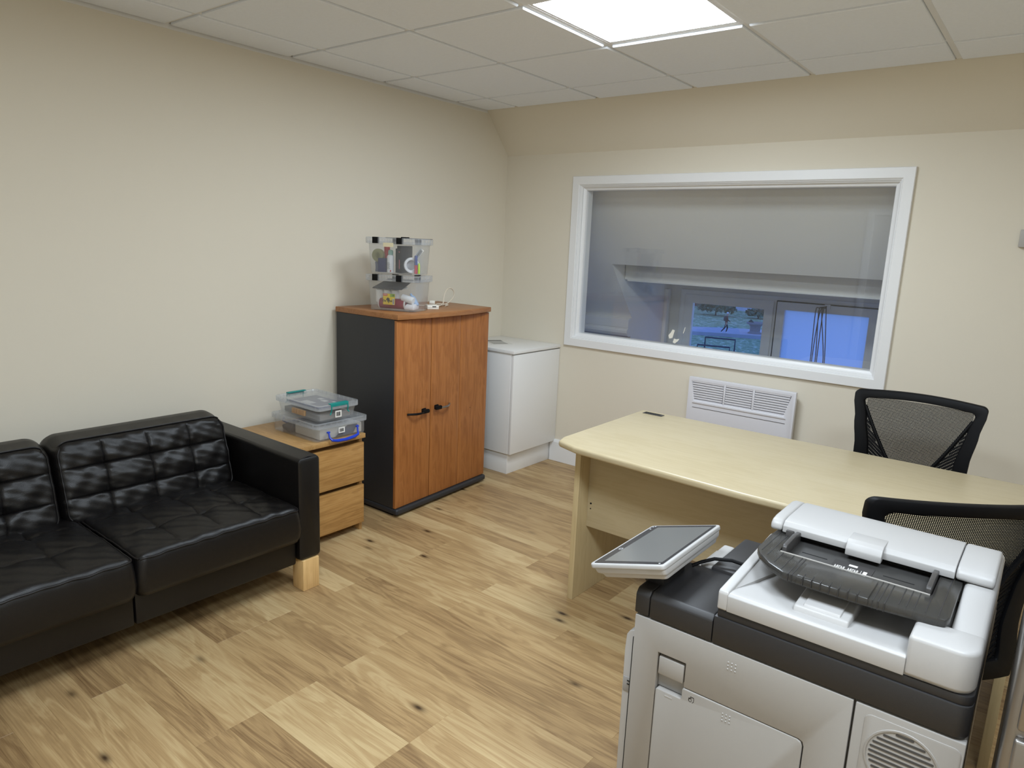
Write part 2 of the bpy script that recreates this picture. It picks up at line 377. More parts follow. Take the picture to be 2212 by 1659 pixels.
# --- internal window
w1 = struct('window_1', (1.54, 0, .82), 'wide internal window with white moulded frame')
def mitred(rect, prof, parent, name, mat):
    """a profile of (inset, y) swept round a rectangle as four mitred pieces"""
    x0, z0, x1, z1 = rect
    def corner(k, w): return [(x0 + w, z0 + w), (x1 - w, z0 + w), (x1 - w, z1 - w), (x0 + w, z1 - w)][k]
    for k in range(4):
        A = [(corner(k, w)[0], y, corner(k, w)[1]) for w, y in prof]; B = [(corner((k + 1) % 4, w)[0], y, corner((k + 1) % 4, w)[1]) for w, y in prof]
        part(G().loft([A, B]), name, mat, parent, smooth=25)
mitred((.562, .822, 2.524, 1.917), [(0, 0), (0, -.014), (.003, -.018), (.05, -.018), (.054, -.014), (.056, 0)], w1, 'architrave', M_white)
mitred((.614, .874, 2.472, 1.865), [(0, .1), (0, -.008), (.006, -.008), (.009, -.002), (.016, .004), (.016, .016), (.02, .02), (.03, .024), (.034, .03), (.034, .1)], w1, 'glazing_stop', M_white)
g = G().box(.646, .046, .906, 2.44, .052, 1.833); part(g, 'glass_pane', M_glass, w1, smooth=0)

# --- the eaves space and dormer behind the glass
mR = .268 / .2306
def roof(y): return 2.064 - mR * y
XR = 2.95
g = G().q([(-.25, .02, roof(.02)), (XR, .02, roof(.02)), (XR, .606, roof(.606)), (.50, .606, roof(.606)), (.50, .965, roof(.965)), (-.25, .965, roof(.965))], [(0, 1, 2, 3), (0, 3, 4, 5)])
g.v += [(p[0], p[1] + .05, p[2] + .06) for p in g.v[:6]]; g.f += [(6, 9, 8, 7), (6, 11, 10, 9), (0, 6, 7, 1), (1, 7, 8, 2), (2, 8, 9, 3), (3, 9, 10, 4), (4, 10, 11, 5), (5, 11, 6, 0)]; g.mi = [0] * len(g.f)
st(part(g, 'ceiling_eaves', M_roofp, smooth=0), 'sloping plastered eaves seen through the internal window')
st(bx('wall_eaves_left', (-.3, .1, 0, -.2, 1.1, 2.1), M_roofp)); st(bx('wall_eaves_right', (XR, .1, 0, XR + .1, 1.75, 2.1), M_roofp))
st(bx('wall_knee', (-.25, .965, 0, .50, 1.05, roof(.965) + .01), M_roofp))
# ledge moulding on the knee wall
g = G().prism([(.965, .80), (.925, .80), (.905, .808), (.892, .828), (.892, .846), (.900, .858), (.912, .862), (.912, .868), (.906, .870), (.906, .93), (.925, .942), (.965, .946)], -.2, .535, 'X')
st(part(g, 'trim_2', M_roofp, smooth=30), 'moulded ledge at the foot of the sloping eaves')
# cheek, beam, soffit and window wall of the dormer
st(part(G().prism([(.965, 0), (1.62, 0), (1.62, 1.43), (.545, 1.43), (.965, .9425)], .47, .531, 'X'), 'wall_cheek', M_roofp, smooth=0), 'plastered cheek of the dormer')
bx('cheek_lining', (.531, 1.497, 0, .56, 1.56, 1.16), M_roofp, bpy.data.objects['wall_cheek'], .002)
be = struct('trim_3', (1.7, .8, 1.24), 'plaster beam across the head of the dormer')
bx('beam_face', (.535, .80, 1.246, XR, .86, 1.40), M_roofp, be, .004); bx('bead', (.56, .794, 1.236, XR, .83, 1.247), M_white, be, .002)
st(bx('ceiling_dormer', (.45, .62, 1.40, XR + .1, 1.75, 1.46), M_roofp))
OX0, OX1, OZ1 = .636, 2.60, 1.165
g = G().ring([(.45, 0), (XR + .1, 0), (XR + .1, 1.42), (.45, 1.42)], [(OX0, .25), (OX1, .25), (OX1, OZ1), (OX0, OZ1)], 1.62, 1.75, lambda p, d: (p[0], d, p[1]))
st(part(g, 'wall_dormer', M_roofp, smooth=0))
w2 = struct('window_2', (1.6, 1.6, .25), 'white outside window with a clear and a frosted pane')
def ringbox(x0, z0, x1, z1, t, y0, y1, name, parent, mat=M_white, bev=.003):
    return part(G().ring([(x0, z0), (x1, z0), (x1, z1), (x0, z1)], [(x0 + t, z0 + t), (x1 - t, z0 + t), (x1 - t, z1 - t), (x0 + t, z1 - t)], y0, y1, lambda p, d: (p[0], d, p[1])), name, mat, parent, bev)
ringbox(OX0, .25, OX1, OZ1, .045, 1.585, 1.66, 'window_frame', w2)
bx('mullion', (1.412, 1.585, .295, 1.442, 1.66, 1.12), M_white, w2, .003)
ringbox(.683, .297, 1.414, 1.128, .07, 1.575, 1.62, 'sash', w2)
ringbox(1.445, .30, 2.155, 1.128, .06, 1.56, 1.62, 'sash', w2)
ringbox(1.438, .293, 2.163, 1.136, .008, 1.565, 1.59, 'gasket', w2, pbr('dark_rubber', (40, 38, 36), .7), 0)
bx('mullion', (2.162, 1.585, .295, 2.21, 1.66, 1.11), M_white, w2, .003)
bx('glass_pane', (.750, 1.60, .365, 1.347, 1.606, 1.060), M_glass, w2, smooth=0)
t = NT('frosted_glass'); t.b.inputs['Base Color'].default_value = (.9, .93, .97, 1); 
tl = t.add('ShaderNodeBsdfTranslucent'); tl.inputs[0].default_value = (.86, .9, .95, 1)
tr = t.add('ShaderNodeBsdfTransparent'); ms = t.add('ShaderNodeMixShader'); ms.inputs[0].default_value = .12; t.link(tl.outputs[0], ms.inputs[1]); t.link(tr.outputs[0], ms.inputs[2])
gl = t.add('ShaderNodeBsdfGlossy'); gl.inputs['Roughness'].default_value = .25; nz = t.add('ShaderNodeTexNoise'); nz.inputs['Scale'].default_value = 160
bp = t.add('ShaderNodeBump'); bp.inputs['Strength'].default_value = .6; t.link(nz.outputs['Fac'], bp.inputs['Height']); t.link(bp.outputs[0], tl.inputs['Normal']); t.link(bp.outputs[0], gl.inputs['Normal'])
m2 = t.add('ShaderNodeMixShader'); m2.inputs[0].default_value = .06; t.link(ms.outputs[0], m2.inputs[1]); t.link(gl.outputs[0], m2.inputs[2]); t.link(m2.outputs[0], t.out.inputs[0])
M_frost = t.m
bx('glass_pane', (1.50, 1.59, .355, 2.10, 1.596, 1.073), M_frost, w2, smooth=0, label='frosted glass pane')
bx('glass_pane', (2.205, 1.61, .295, 2.56, 1.616, 1.11), M_frost, w2, smooth=0, label='frosted glass pane')
bx('window_latch', (1.79, 1.545, 1.10, 1.83, 1.562, 1.135), M_white, w2, .004)

# ================================================================== sofa
sofa = thing('leather_sofa', 'black leather sofa with quilted cushions and pale wooden legs', 'sofa', (.45, -2.97, 0))
SY1, SY0 = -2.205, -3.835      # outer faces of the two arms
def arm(y0, y1):
    out = rrect(y0, .137, y1, .582, .016, 4)
    g = G(); loops = []
    for x, ins in ((.035, .012), (.04, .004), (.055, 0), (.83, 0), (.846, .003), (.853, .012)):
        cy, cz = (y0 + y1) / 2, .36
        loops.append([(x, cy + (p[0] - cy) * (1 - ins / .055), cz + (p[1] - cz) * (1 - ins / .22)) for p in out])
    g.loft(loops); a = part(g, 'arm', M_leather, sofa, smooth=40)
    for yy in (y0 + .014, y1 - .014):
        part(G().tube([(.05, yy, .577), (.4, yy, .579), (.835, yy, .577)], .0035, 6), 'seam', M_pipe, a)
        part(G().tube([(.848, yy, .57), (.851, yy, .36), (.848, yy, .15)], .003, 6), 'seam', M_pipe, a)
    part(G().tube([(.838, y0 + .012, .5775), (.838, (y0 + y1) / 2, .5825), (.838, y1 - .012, .5775)], .0025, 6), 'seam', M_pipe, a)
arm(-2.312, SY1); arm(SY0, -3.728)
bx('front_rail', (.76, -2.962, .122, .832, -2.316, .245), M_leather, sofa, .008); bx('front_rail', (.76, -3.724, .122, .832, -2.966, .245), M_leather, sofa, .008)
bx('seat_base', (.06, -3.72, .135, .76, -2.32, .235), M_leather, sofa)
bx('back_frame', (.03, -3.72, .137, .15, -2.32, .56), M_leather, sofa, .02, seg=3)
for (x, y) in ((.78, -2.30), (.78, -3.82), (.06, -2.30), (.06, -3.82)): bx('leg', (x, y, 0, x + .075, y + .08, .137), M_birch, sofa, .003)
def hump(a, p): return max(0.0, math.sin(PI * a)) ** p
def pillow(w, d, h, nw, nd, crown, puff, r, M, name, seed, nseg=(112, 84), line=.30, rc=.03, skew=0.0):
    """quilted cushion: w along local x, d along local y, quilted face towards local +z"""
    rg = random.Random(seed); ph = [rg.uniform(0, 6.28) for _ in range(8)]
    def top(u, v):
        x, y = -w / 2 + w * u, -d / 2 + d * v
        def line_d(a, n):      # closeness to an inner stitch line
            k = a * n; dd = abs(k - round(k)); return 1.0 if round(k) in (0, n) else min(1.0, dd * 2)
        qx, qy = line_d(u, nw), line_d(v, nd)
        fu = min(1, min(u, 1 - u) / .10); fv = min(1, min(v, 1 - v) / .10); fade = fu * fv
        z = h + crown * hump(u, .55) * hump(v, .55) - puff * (1 - qx ** line) * fv - puff * (1 - qy ** line) * fu
        if qx < 1 and qy < 1: z -= puff * .8 * max(0, 1 - qx * 2) * max(0, 1 - qy * 2) * fade
        z += .0022 * math.sin(31 * u + 9 * v + ph[0]) * math.sin(23 * v - 11 * u + ph[1]) + .0016 * math.sin(57 * u + ph[2] + 20 * v) * math.sin(41 * v + ph[3])
        dx = min(x + w / 2, w / 2 - x); dy = min(y + d / 2, d / 2 - y); dd = min(dx, dy)
        px, py = rc - dx, rc - dy
        if px > 0 and py > 0:
            m = max(px, py) / math.hypot(px, py); x -= math.copysign(px * (1 - m), x); y -= math.copysign(py * (1 - m), y)
        if dd < r: z -= r - math.sqrt(max(0, r * r - (r - dd) ** 2))
        return (x, y, z)
    nu, nv = nseg; g = G(); vs = []
    us = [.5 - .5 * math.cos(PI * i / nu) * (1 - .0) if False else i / nu for i in range(nu + 1)]
    vs = [top(us[i], j / nv) for j in range(nv + 1) for i in range(nu + 1)]
    fs = [(j * (nu + 1) + i, j * (nu + 1) + i + 1, (j + 1) * (nu + 1) + i + 1, (j + 1) * (nu + 1) + i) for j in range(nv) for i in range(nu)]
    loop = [i for i in range(nu + 1)] + [j * (nu + 1) + nu for j in range(1, nv + 1)] + [nv * (nu + 1) + i for i in range(nu - 1, -1, -1)] + [j * (nu + 1) for j in range(nv - 1, 0, -1)]
    n = len(loop); base = loop
    for k, (zf, bul) in enumerate(((.72, .004), (.45, .007), (.2, .004), (.03, -.004), (0, -.02))):
        o = len(vs)
        for q, i in enumerate(loop):
            x, y, z = vs[i]; sx, sy = (1 + bul * 2 / w), (1 + bul * 2 / d)
            vs.append((x * sx, y * sy + (skew * math.sin(PI * .5 * min(1, (1 - zf) * 1.6)) if y > 0 else 0), (h - r) * zf))
        ring = list(range(o, o + n))
        fs += [(base[q], ring[q], ring[(q + 1) % n], base[(q + 1) % n]) for q in range(n)]; base = ring
    fs.append(tuple(base)[::-1])
    g.q(vs, fs); g.xf(M)
    c = part(g, name, M_leather, sofa, smooth=60)
    pts = [M @ Vector(top(.012 + .976 * i / 40, .012)) + (M.to_3x3() @ Vector((0, -.002, .002))) for i in range(41)]
    return c, top
for k, (y0, y1) in enumerate(((-2.962, -2.316), (-3.722, -2.968))):
    # local x -> world y, local y -> world -x (front edge is local -y), local z up
    M = Matrix(((0, -1, 0, .575), (1, 0, 0, (y0 + y1) / 2), (0, 0, 1, .236), (0, 0, 0, 1)))
    c, top = pillow(y1 - y0, .60, .150, 4, 3, .030, .009, .026, M, 'seat_cushion', 3 + k)
    e = .010; w = y1 - y0
    pts = [M @ (Vector(top(e + (1 - 2 * e) * i / 48, e)) + Vector((0, -.003, -.002))) for i in range(49)]
    part(G().tube(pts, .0036, 6), 'piping', M_pipe, c)
    for s in (0, 1):
        pts = [M @ (Vector(top(e if s == 0 else 1 - e, e + (1 - 2 * e) * i / 30)) + Vector(((-.003 if s == 0 else .003), 0, -.002))) for i in range(31)]
        part(G().tube(pts, .003, 6), 'piping', M_pipe, c)
for k, (y0, y1) in enumerate(((-3.012, -2.330), (-3.722, -3.016))):
    ang = math.radians(16)       # lean
    up = Vector((-math.sin(ang), 0, math.cos(ang))); nrm = Vector((math.cos(ang), 0, math.sin(ang)))
    c0 = Vector((.372, (y0 + y1) / 2, .522)) - nrm * .165
    M = Matrix(((0, up.x, nrm.x, c0.x), (1, up.y, nrm.y, c0.y), (0, up.z, nrm.z, c0.z), (0, 0, 0, 1)))
    c, top = pillow(y1 - y0, .335, .165, 4, 3, .030, .014, .035, M, 'back_cushion', 13 + k, line=.36, rc=.06, skew=.026)
    e = .022; pts = []
    for i in range(49): pts.append(M @ (Vector(top(e + (1 - 2 * e) * i / 48, 1 - e)) + Vector((0, .002, .002))))
    part(G().tube(pts, .0032, 6), 'piping', M_pipe, c)
    for s in (0, 1):
        pts = [M @ (Vector(top(e if s == 0 else 1 - e, .08 + .89 * i / 30)) + Vector((0, 0, .002))) for i in range(31)]
        part(G().tube(pts, .003, 6), 'piping', M_pipe, c)

# ================================================================== oak bedside chest
ch = thing('drawer_chest', 'small oak two-drawer chest between the sofa and the tall cabinet', 'chest', (.3, -1.9, 0))
bx('top_panel', (.05, -2.10, .492, .535, -1.700, .515), M_oakt, ch, .0015)
bx('side_panel', (.055, -1.722, 0, .512, -1.704, .492), M_oakt, ch, .001); bx('side_panel', (.055, -2.096, 0, .512, -2.078, .492), M_oakt, ch, .001)
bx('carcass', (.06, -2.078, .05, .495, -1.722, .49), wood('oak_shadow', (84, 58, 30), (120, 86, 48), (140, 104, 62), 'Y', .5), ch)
bx('plinth', (.44, -2.078, 0, .455, -1.722, .05), M_oakv, ch)
for z0, z1 in ((.268, .470), (.045, .248)): bx('drawer_front', (.512, -2.093, z0, .531, -1.707, z1), M_oakv, ch, .001)

# ================================================================== tall bow-front cabinet
cb = thing('tall_cabinet', 'tall bow-fronted cabinet with cherry doors and charcoal sides', 'cabinet', (.27, -1.09, 0))
CY0, CY1 = -1.487, -.690
def bow(y, e=0.0):
    t = (y - CY0) / (CY1 - CY0); return .522 - .058 * t + e
def bowpoly(y0, y1, back, e, n=14):
    return [(back, y0)] + [(bow(y0 + (y1 - y0) * i / n, e), y0 + (y1 - y0) * i / n) for i in range(n + 1)] + [(back, y1)]
part(G().prism([(.03, CY0 - .004)] + [(bow(CY0 + (CY1 - CY0) * i / 14, .012) + .030 * 4 * (i / 14) * (1 - i / 14), CY0 - .004 + (CY1 - CY0 + .008) * i / 14) for i in range(15)] + [(.03, CY1 + .004)], 1.068, 1.096, 'Z'), 'top_panel', M_beecht, cb, .003)
bx('side_panel', (.035, CY0, .045, .505, CY0 + .02, 1.067), M_charc, cb, .001); bx('side_panel', (.035, CY1 - .02, .045, .45, CY1, 1.067), M_charc, cb, .001)
bx('carcass', (.04, CY0 + .02, .05, .44, CY1 - .02, 1.06), M_dark, cb)
part(G().prism([(.06, CY0 + .01), (.49, CY0 + .01), (.44, CY1 - .01), (.06, CY1 - .01)], 0, .03, 'Z'), 'plinth', M_dark, cb, smooth=0)
part(G().prism([(.035, CY0 - .003), (.53, CY0 - .003)] + [(bow(CY0 + (CY1 - CY0) * i / 12, .018), CY0 + (CY1 - CY0) * i / 12) for i in range(13)] + [(.035, CY1 + .003)], .012, .044, 'Z'), 'base_rail', M_charc, cb, .01, seg=4)
def bow_door(y0, y1):
    n = 10; f = [(bow(y0 + (y1 - y0) * i / n, .0), y0 + (y1 - y0) * i / n) for i in range(n + 1)]; b = [(x - .018, y) for x, y in f][::-1]
    return part(G().prism(f + b, .047, 1.063, 'Z'), 'door', M_beech, cb, .0012)
DR = [bow_door(CY0 + .001, -1.2155), bow_door(-1.2105, -.9590), bow_door(-.9568, CY1 - .001)]
def cab_handle(door, ya, yb, z):
    """round boss at ya, slim bowed grip out to yb"""
    xa, xb = bow(ya), bow(yb); sgn = 1 if yb > ya else -1
    o = part(G().prism(rrect(-.013, -.024, .013, .024, .009), 0, .018, 'Z').xf(frame_M((xa + .001, ya, z), (0, 0, 1), (0, 1, 0))), 'handle', M_blackp, door, .002)
    o = part(G().prism(rrect(-.011, -.026, .011, .026, .009), 0, .014, 'Z').xf(Matrix.Translation((xa + .014, ya, z)) @ Matrix(((0, 0, 1, 0), (0, 1, 0, 0), (-1, 0, 0, 0), (0, 0, 0, 1)))), 'handle', M_blackp, door, .004)
    pts = []
    for i in range(13):
        t = i / 12; y = ya + sgn * .022 + (yb - ya - sgn * .022) * t
        pts.append((bow(y) + .022 * (1 - t) + .016 * math.sin(PI * t) + .003, y, z - .003 + .004 * t))
    part(G().tube(pts, [.0065 - .002 * abs(i / 12 - .5) for i in range(13)], 8), 'grip', M_metal if sgn > 0 else M_blackp, o)
cab_handle(DR[0], -1.272, -1.402, .556); cab_handle(DR[1], -1.166, -1.048, .559)
bx('hinge_spot', (bow(-.85) - .001, -.853, .50, bow(-.85) + .0006, -.849, .504), M_dark, cb)

# ================================================================== white corner unit
wu = thing('white_cupboard', 'white single-door base cupboard in the corner behind the tall cabinet', 'cupboard', (.26, -.25, 0))
bx('plinth', (.02, -.49, 0, .49, -.002, .15), M_whitem, wu, .001)
bx('carcass', (.02, -.508, .141, .505, -.002, .795), M_whitem, wu, .001)
bx('door', (.507, -.506, .141, .526, -.004, .789), M_whitem, wu, .0015)
bx('worktop', (.002, -.515, .797, .530, -.002, .818), M_whitem, wu, .0015)
lf = thing('printed_leaflet', 'printed paper leaflet lying on the white cupboard', 'paper', (.2, -.28, .818))
ML = frame_M((.205, -.285, .8184), (.5, .86, 0), (-.86, .5, 0))
M_paper = pbr('paper', (226, 224, 218), .8); M_ink = pbr('grey_ink', (120, 118, 116), .8)
part(G().box(-.075, -.105, 0, .075, .105, .0008).xf(ML), 'sheet', M_paper, lf, smooth=0)
for i in range(5): part(G().box(-.06, -.09 + i * .026, .0008, .045, -.078 + i * .026, .0011).xf(ML), 'print_block', M_ink, lf, smooth=0)
part(G().box(-.06, .045, .0008, .055, .09, .0011).xf(ML), 'print_block', M_ink, lf, smooth=0)

# ================================================================== panel heater
ht = thing('panel_heater', 'white electric panel heater with louvred top below the window', 'heater', (1.81, -.04, .33))
bx('mount', (1.56, -.03, .36, 2.06, -.001, .70), M_heat, ht)
bx('back_case', (1.512, -.055, .325, 2.112, -.03, .745), M_heat, ht, .006)
g = G().ring([(1.504, .33), (2.12, .33), (2.12, .753), (1.504, .753)], [(1.545, .618), (2.066, .618), (2.096, .73), (1.524, .73)], -.072, -.045, lambda p, d: (p[0], d, p[1]))
# the grille field is bounded by the ring's inner outline
fr = part(g, 'front_panel', M_heat, ht, .004)
part(G().box(1.52, -.048, .612, 2.10, -.044, .735), 'grille_backing', M_dark, ht, smooth=0)
part(G().prism([(1.535, .600), (2.08, .600), (2.07, .614), (1.545, .614)], -.078, -.07, 'Y'), 'lip', M_heat, ht, .003)
part(G().box(1.54, -.0735, .5735, 2.078, -.071, .576), 'shadow_groove', pbr('heater_groove', (90, 88, 88), .6), ht, smooth=0)  # raised strip, its grey stands in for the shade of a groove
for (a0, a1, b0, b1) in ((1.526, 1.718, 1.541, 1.715), (1.731, 1.885, 1.731, 1.883), (1.899, 2.092, 1.897, 2.072)):
    for i in range(9):
        z = .733 - i * .0138; t = i / 8
        part(G().prism([(a0 + (b0 - a0) * t, z - .0098), (a1 + (b1 - a1) * t, z - .0098), (a1 + (b1 - a1) * t, z), (a0 + (b0 - a0) * t, z)], -.070, -.058, 'Y'), 'slat', M_heat, ht, .001, seg=1)
for (a, b) in ((1.719, 1.730), (1.886, 1.898)): bx('grille_post', (a, -.0715, .612, b, -.05, .735), M_heat, ht, .001)

# ================================================================== desk
dk = thing('office_desk', 'pale maple office desk with panel legs', 'desk', (2.46, -1.35, 0))
top_poly = [(3.275, -.942), (1.664, -.938), (1.672, -1.632), (1.690, -1.690), (1.79, -1.726), (2.1, -1.748), (2.46, -1.768), (2.85, -1.764), (3.275, -1.735)]
part(G().prism(top_poly, .692, .720, 'Z'), 'desk_top', M_maple, dk, .011, seg=4)
bx('leg_panel', (1.703, -1.577, 0, 1.729, -.99, .692), M_maplez, dk, .002); bx('leg_panel', (3.187, -1.60, 0, 3.214, -.99, .692), M_maplez, dk, .002)
bx('modesty_panel', (1.7295, -1.502, .313, 3.1865, -1.484, .69), M_maple, dk, .001)
for (x, z, r) in ((1.746, .418, .004), (1.746, .395, .0025), (3.16, .55, .004)): part(G().lathe([(r, 0), (r, .002)], (x, -1.504, z), 10, 'Y'), 'cam_fitting', M_dark, dk)
pt = bx('cable_port', (1.700, -1.012, .7195, 1.797, -.978, .7225), pbr('port_grey', (70, 68, 66), .5), dk, .0015)
for i in range(9): bx('rib', (1.708 + i * .009, -1.008, .7225, 1.711 + i * .009, -.982, .7235), M_blackp, pt)

# ================================================================== mesh office chairs
def chair(name, label, loc, rz, arms=True):
    root = thing(name, label, 'chair', (0, 0, 0), 'black mesh office chairs')
    ZB, ZT = .45, .925
    def S(x, z):               # y of the back surface, sitter faces +y
        t = (z - ZB) / (ZT - ZB); return -.235 - .05 * t ** 1.5 - .035 * math.sin(PI * min(1, max(0, t))) * -.6 + .9 * x * x
    def P(x, z, d): return (x, S(x, z) + d, z)
    def half(z):
        t = (z - ZB) / (ZT - ZB)
        pts = [(0, .20), (.12, .215), (.3, .206), (.5, .210), (.75, .226), (.93, .241), (1, .242)]
        for (a, b), (c, d) in zip(pts, pts[1:]):
            if t <= c: u = (t - a) / (c - a); u = u * u * (3 - 2 * u); return b + (d - b) * max(0, u)
        return .242
    # outline of the back, clockwise from the lower left, with rounded top corners
    def outline(ins_s, ins_t, ins_b, r):
        L = []; n = 16; zb, zt = ZB + ins_b, ZT - ins_t
        for i in range(n + 1):
            z = zb + (zt - r - zb) * i / n; L.append((-(half(z) - ins_s(z)), z))
        wt = half(zt) - ins_s(zt)
        for i in range(1, 6): a = PI - PI / 2 * i / 6; L.append((-wt + r + r * math.cos(a), zt - r + r * math.sin(a)))
        for i in range(13):
            u = i / 12; L.append(((-wt + r) + 2 * (wt - r) * u, zt + .006 * math.sin(PI * u)))
        for i in range(1, 6): a = PI / 2 - PI / 2 * i / 6; L.append((wt - r + r * math.cos(a), zt - r + r * math.sin(a)))
        for i in range(n + 1):
            z = zt - r - (zt - r - zb) * i / n; L.append((half(z) - ins_s(z), z))
        for i in range(1, 12): u = i / 12; w = half(zb) - ins_s(zb); L.append((w - 2 * w * u, zb))
        return L
    out = outline(lambda z: 0, 0, 0, .022)
    inn = outline(lambda z: .036 + .03 * max(0, (ZT - z) / (ZT - ZB)), .033, .05, .02)
    fr = part(G().ring(out, inn, -.013, .013, lambda p, d: P(p[0], p[1], d)), 'back_frame', M_blackp, root, .006, seg=2)
    # net: crossing yarns over the whole opening
    g = G(); zb, zt = ZB + .045, ZT - .03; pitch = .0044; yw = .0021
    def strip(pts, w, horiz):
        vs = []
        for x, z in pts:
            if horiz: vs += [P(x, z - w / 2, 0), P(x, z + w / 2, 0)]
            else: vs += [P(x - w / 2, z, .0004), P(x + w / 2, z, .0004)]
        g.q(vs, [(2 * i, 2 * i + 1, 2 * i + 3, 2 * i + 2) for i in range(len(pts) - 1)])
        vs = []
        for x, z in pts: vs += [P(x, z, -.0016), P(x, z, .0016)]
        g.q(vs, [(2 * i, 2 * i + 1, 2 * i + 3, 2 * i + 2) for i in range(len(pts) - 1)])
    z = zb
    while z < zt:
        w = half(z) - .036; strip([(-w + 2 * w * i / 12, z) for i in range(13)], yw, True); z += pitch
    x = -.215
    while x < .216:
        z0 = zb; 
        while z0 < zt and half(z0) - .036 < abs(x): z0 += .01
        if z0 < zt - .05: strip([(x, z0 + (zt - z0) * i / 8) for i in range(9)], yw, False)
        x += pitch
    part(g, 'mesh_panel', M_mesh, root, smooth=0, kind='stuff')
    # V-shaped rims and the slatted side webs
    vx = lambda z: .052 + (.195 - .052) * max(0, (z - .60) / (.855 - .60)) ** .85 if z > .6 else .052
    for s in (-1, 1):
        pts = [P(s * vx(z), z, 0) for z in [.50 + (.858 - .50) * i / 24 for i in range(25)]]
        part(G().tube(pts, .0075, 8), 'back_rib', M_blackp, root)
        g = G()
        for k in range(24):
            zo = .878 - k * .0155          # where the slat meets the outer frame
            xo = half(zo) - .036 - .02 * (ZT - zo); n = 6; pp = []
            for i in range(n + 1):
                xx = xo - (xo - .045) * i / n; zz = zo - .9 * (xo - xx)
                if zz < ZB + .04 or xx < vx(zz): break
                pp.append((xx, zz))
            if len(pp) < 2: continue
            vs = []
            for xx, zz in pp: vs += [P(s * xx, zz - .0045, -.003), P(s * xx, zz + .0045, -.003), P(s * xx, zz - .0045, .003), P(s * xx, zz + .0045, .003)]
            m = len(pp) - 1; fs = []
            for i in range(m):
                a = 4 * i; fs += [(a, a + 1, a + 5, a + 4), (a + 2, a + 6, a + 7, a + 3), (a, a + 4, a + 6, a + 2), (a + 1, a + 3, a + 7, a + 5)]
            g.q(vs, fs)
        part(g, 'slatted_web', M_blackp, root, smooth=0, kind='stuff')
    # spine bracket
    part(G().loft([[(-.05, -.24, .42), (.05, -.24, .42), (.05, -.27, .42), (-.05, -.27, .42)], [(-.06, -.262, .50), (.06, -.262, .50), (.06, -.285, .50), (-.06, -.285, .50)], [(-.04, -.255, .62), (.04, -.255, .62), (.04, -.275, .62), (-.04, -.275, .62)]]), 'back_bracket', M_blackp, root, .004)
    part(G().tube([(0, -.255, .44), (0, -.22, .39), (0, -.05, .385)], .022, 10), 'back_arm', M_blackp, root)
    # seat
    def seat(u, v):
        return None
    loops = []
    for z, k in ((.425, .90), (.43, .97), (.45, 1.0), (.475, 1.0), (.492, .97), (.498, .90), (.50, .6)):
        loops.append([(p[0] * k, p[1] * k + .01, z - (.012 * max(0, p[1] - .1) / .13 if z > .45 else 0)) for p in rrect(-.232, -.215, .232, .215, .08, 5)])
    part(G().loft(loops), 'seat', pbr('black_fabric', (17, 17, 20), .85, bump=.3, bscale=700), root, smooth=50)
    bx('seat_mechanism', (-.08, -.12, .375, .08, .10, .425), M_blackp, root, .01)
    part(G().lathe([(.026, .12), (.026, .30), (.017, .30), (.017, .38)], (0, 0, 0), 16), 'gas_lift', M_blackp, root)
    part(G().lathe([(.05, .09), (.05, .125), (.03, .15)], (0, 0, 0), 20), 'base_hub', M_blackp, root)
    for k in range(5):
        a = 2 * PI * k / 5 + .3; c, s_ = math.cos(a), math.sin(a)
        lp = []
        for r_, hw, z0, z1 in ((.03, .028, .085, .125), (.16, .022, .078, .108), (.27, .015, .07, .088)):
            lp.append([(c * r_ - s_ * q, s_ * r_ + c * q, z) for q, z in ((-hw, z0), (hw, z0), (hw * .7, z1), (-hw * .7, z1))])
        L = part(G().loft(lp), 'base_leg', M_blackp, root, .003)
        part(G().lathe([(.008, .05), (.008, .078)], (c * .265, s_ * .265, 0), 8), 'caster_stem', M_metal, L)
        for q in (-.012, .012):
            gg = G().lathe([(.02, -.007), (.026, -.004), (.026, .004), (.02, .007)], (0, 0, 0), 14, 'X')
            gg.xf(Matrix.Translation((c * .27 - s_ * q, s_ * .27 + c * q, .0265)) @ Matrix.Rotation(a + PI / 2, 4, 'Z')); part(gg, 'caster_wheel', M_blackp, L)
    if arms:
        for s in (-1, 1):
            part(G().loft([[(s * .27 + q[0], y, .642 + q[1]) for q in rrect(-.034 * k, 0, .034 * k, .026, .01, 3)] for y, k in ((-.14, .7), (-.12, 1), (.07, 1), (.105, .75))]), 'armrest_pad', M_blackp, root, smooth=50)
            part(G().tube([(s * .20, -.02, .415), (s * .262, -.02, .42), (s * .272, -.02, .46), (s * .272, -.02, .645)], .017, 8), 'armrest_post', M_blackp, root)
    root.location = loc; root.rotation_euler = (0, 0, rz)
    return root
chair('office_chair', 'black mesh office chair on the far side of the desk by the wall', (2.768, -.885, 0), PI)
chair('office_chair', 'black mesh office chair between the printer and the desk', (2.930, -1.815, 0), math.radians(39))

# ================================================================== multifunction printer
pr = thing('office_printer', 'large white and black office printer with touch panel in the foreground', 'printer', (2.86, -2.39, 0))
PX0, PX1, PYF, PYB = 2.556, 3.170, -2.645, -2.20
bx('body', (PX0 + .002, PYF + .02, .06, PX1 - .002, PYB, .699), M_pgrey, pr, .002)
for (x, y) in ((2.60, -2.58), (3.12, -2.58), (2.60, -2.21), (3.12, -2.21)): part(G().lathe([(.025, 0), (.03, .01), (.03, .06)], (x, y, 0), 14), 'foot', M_blackp, pr)
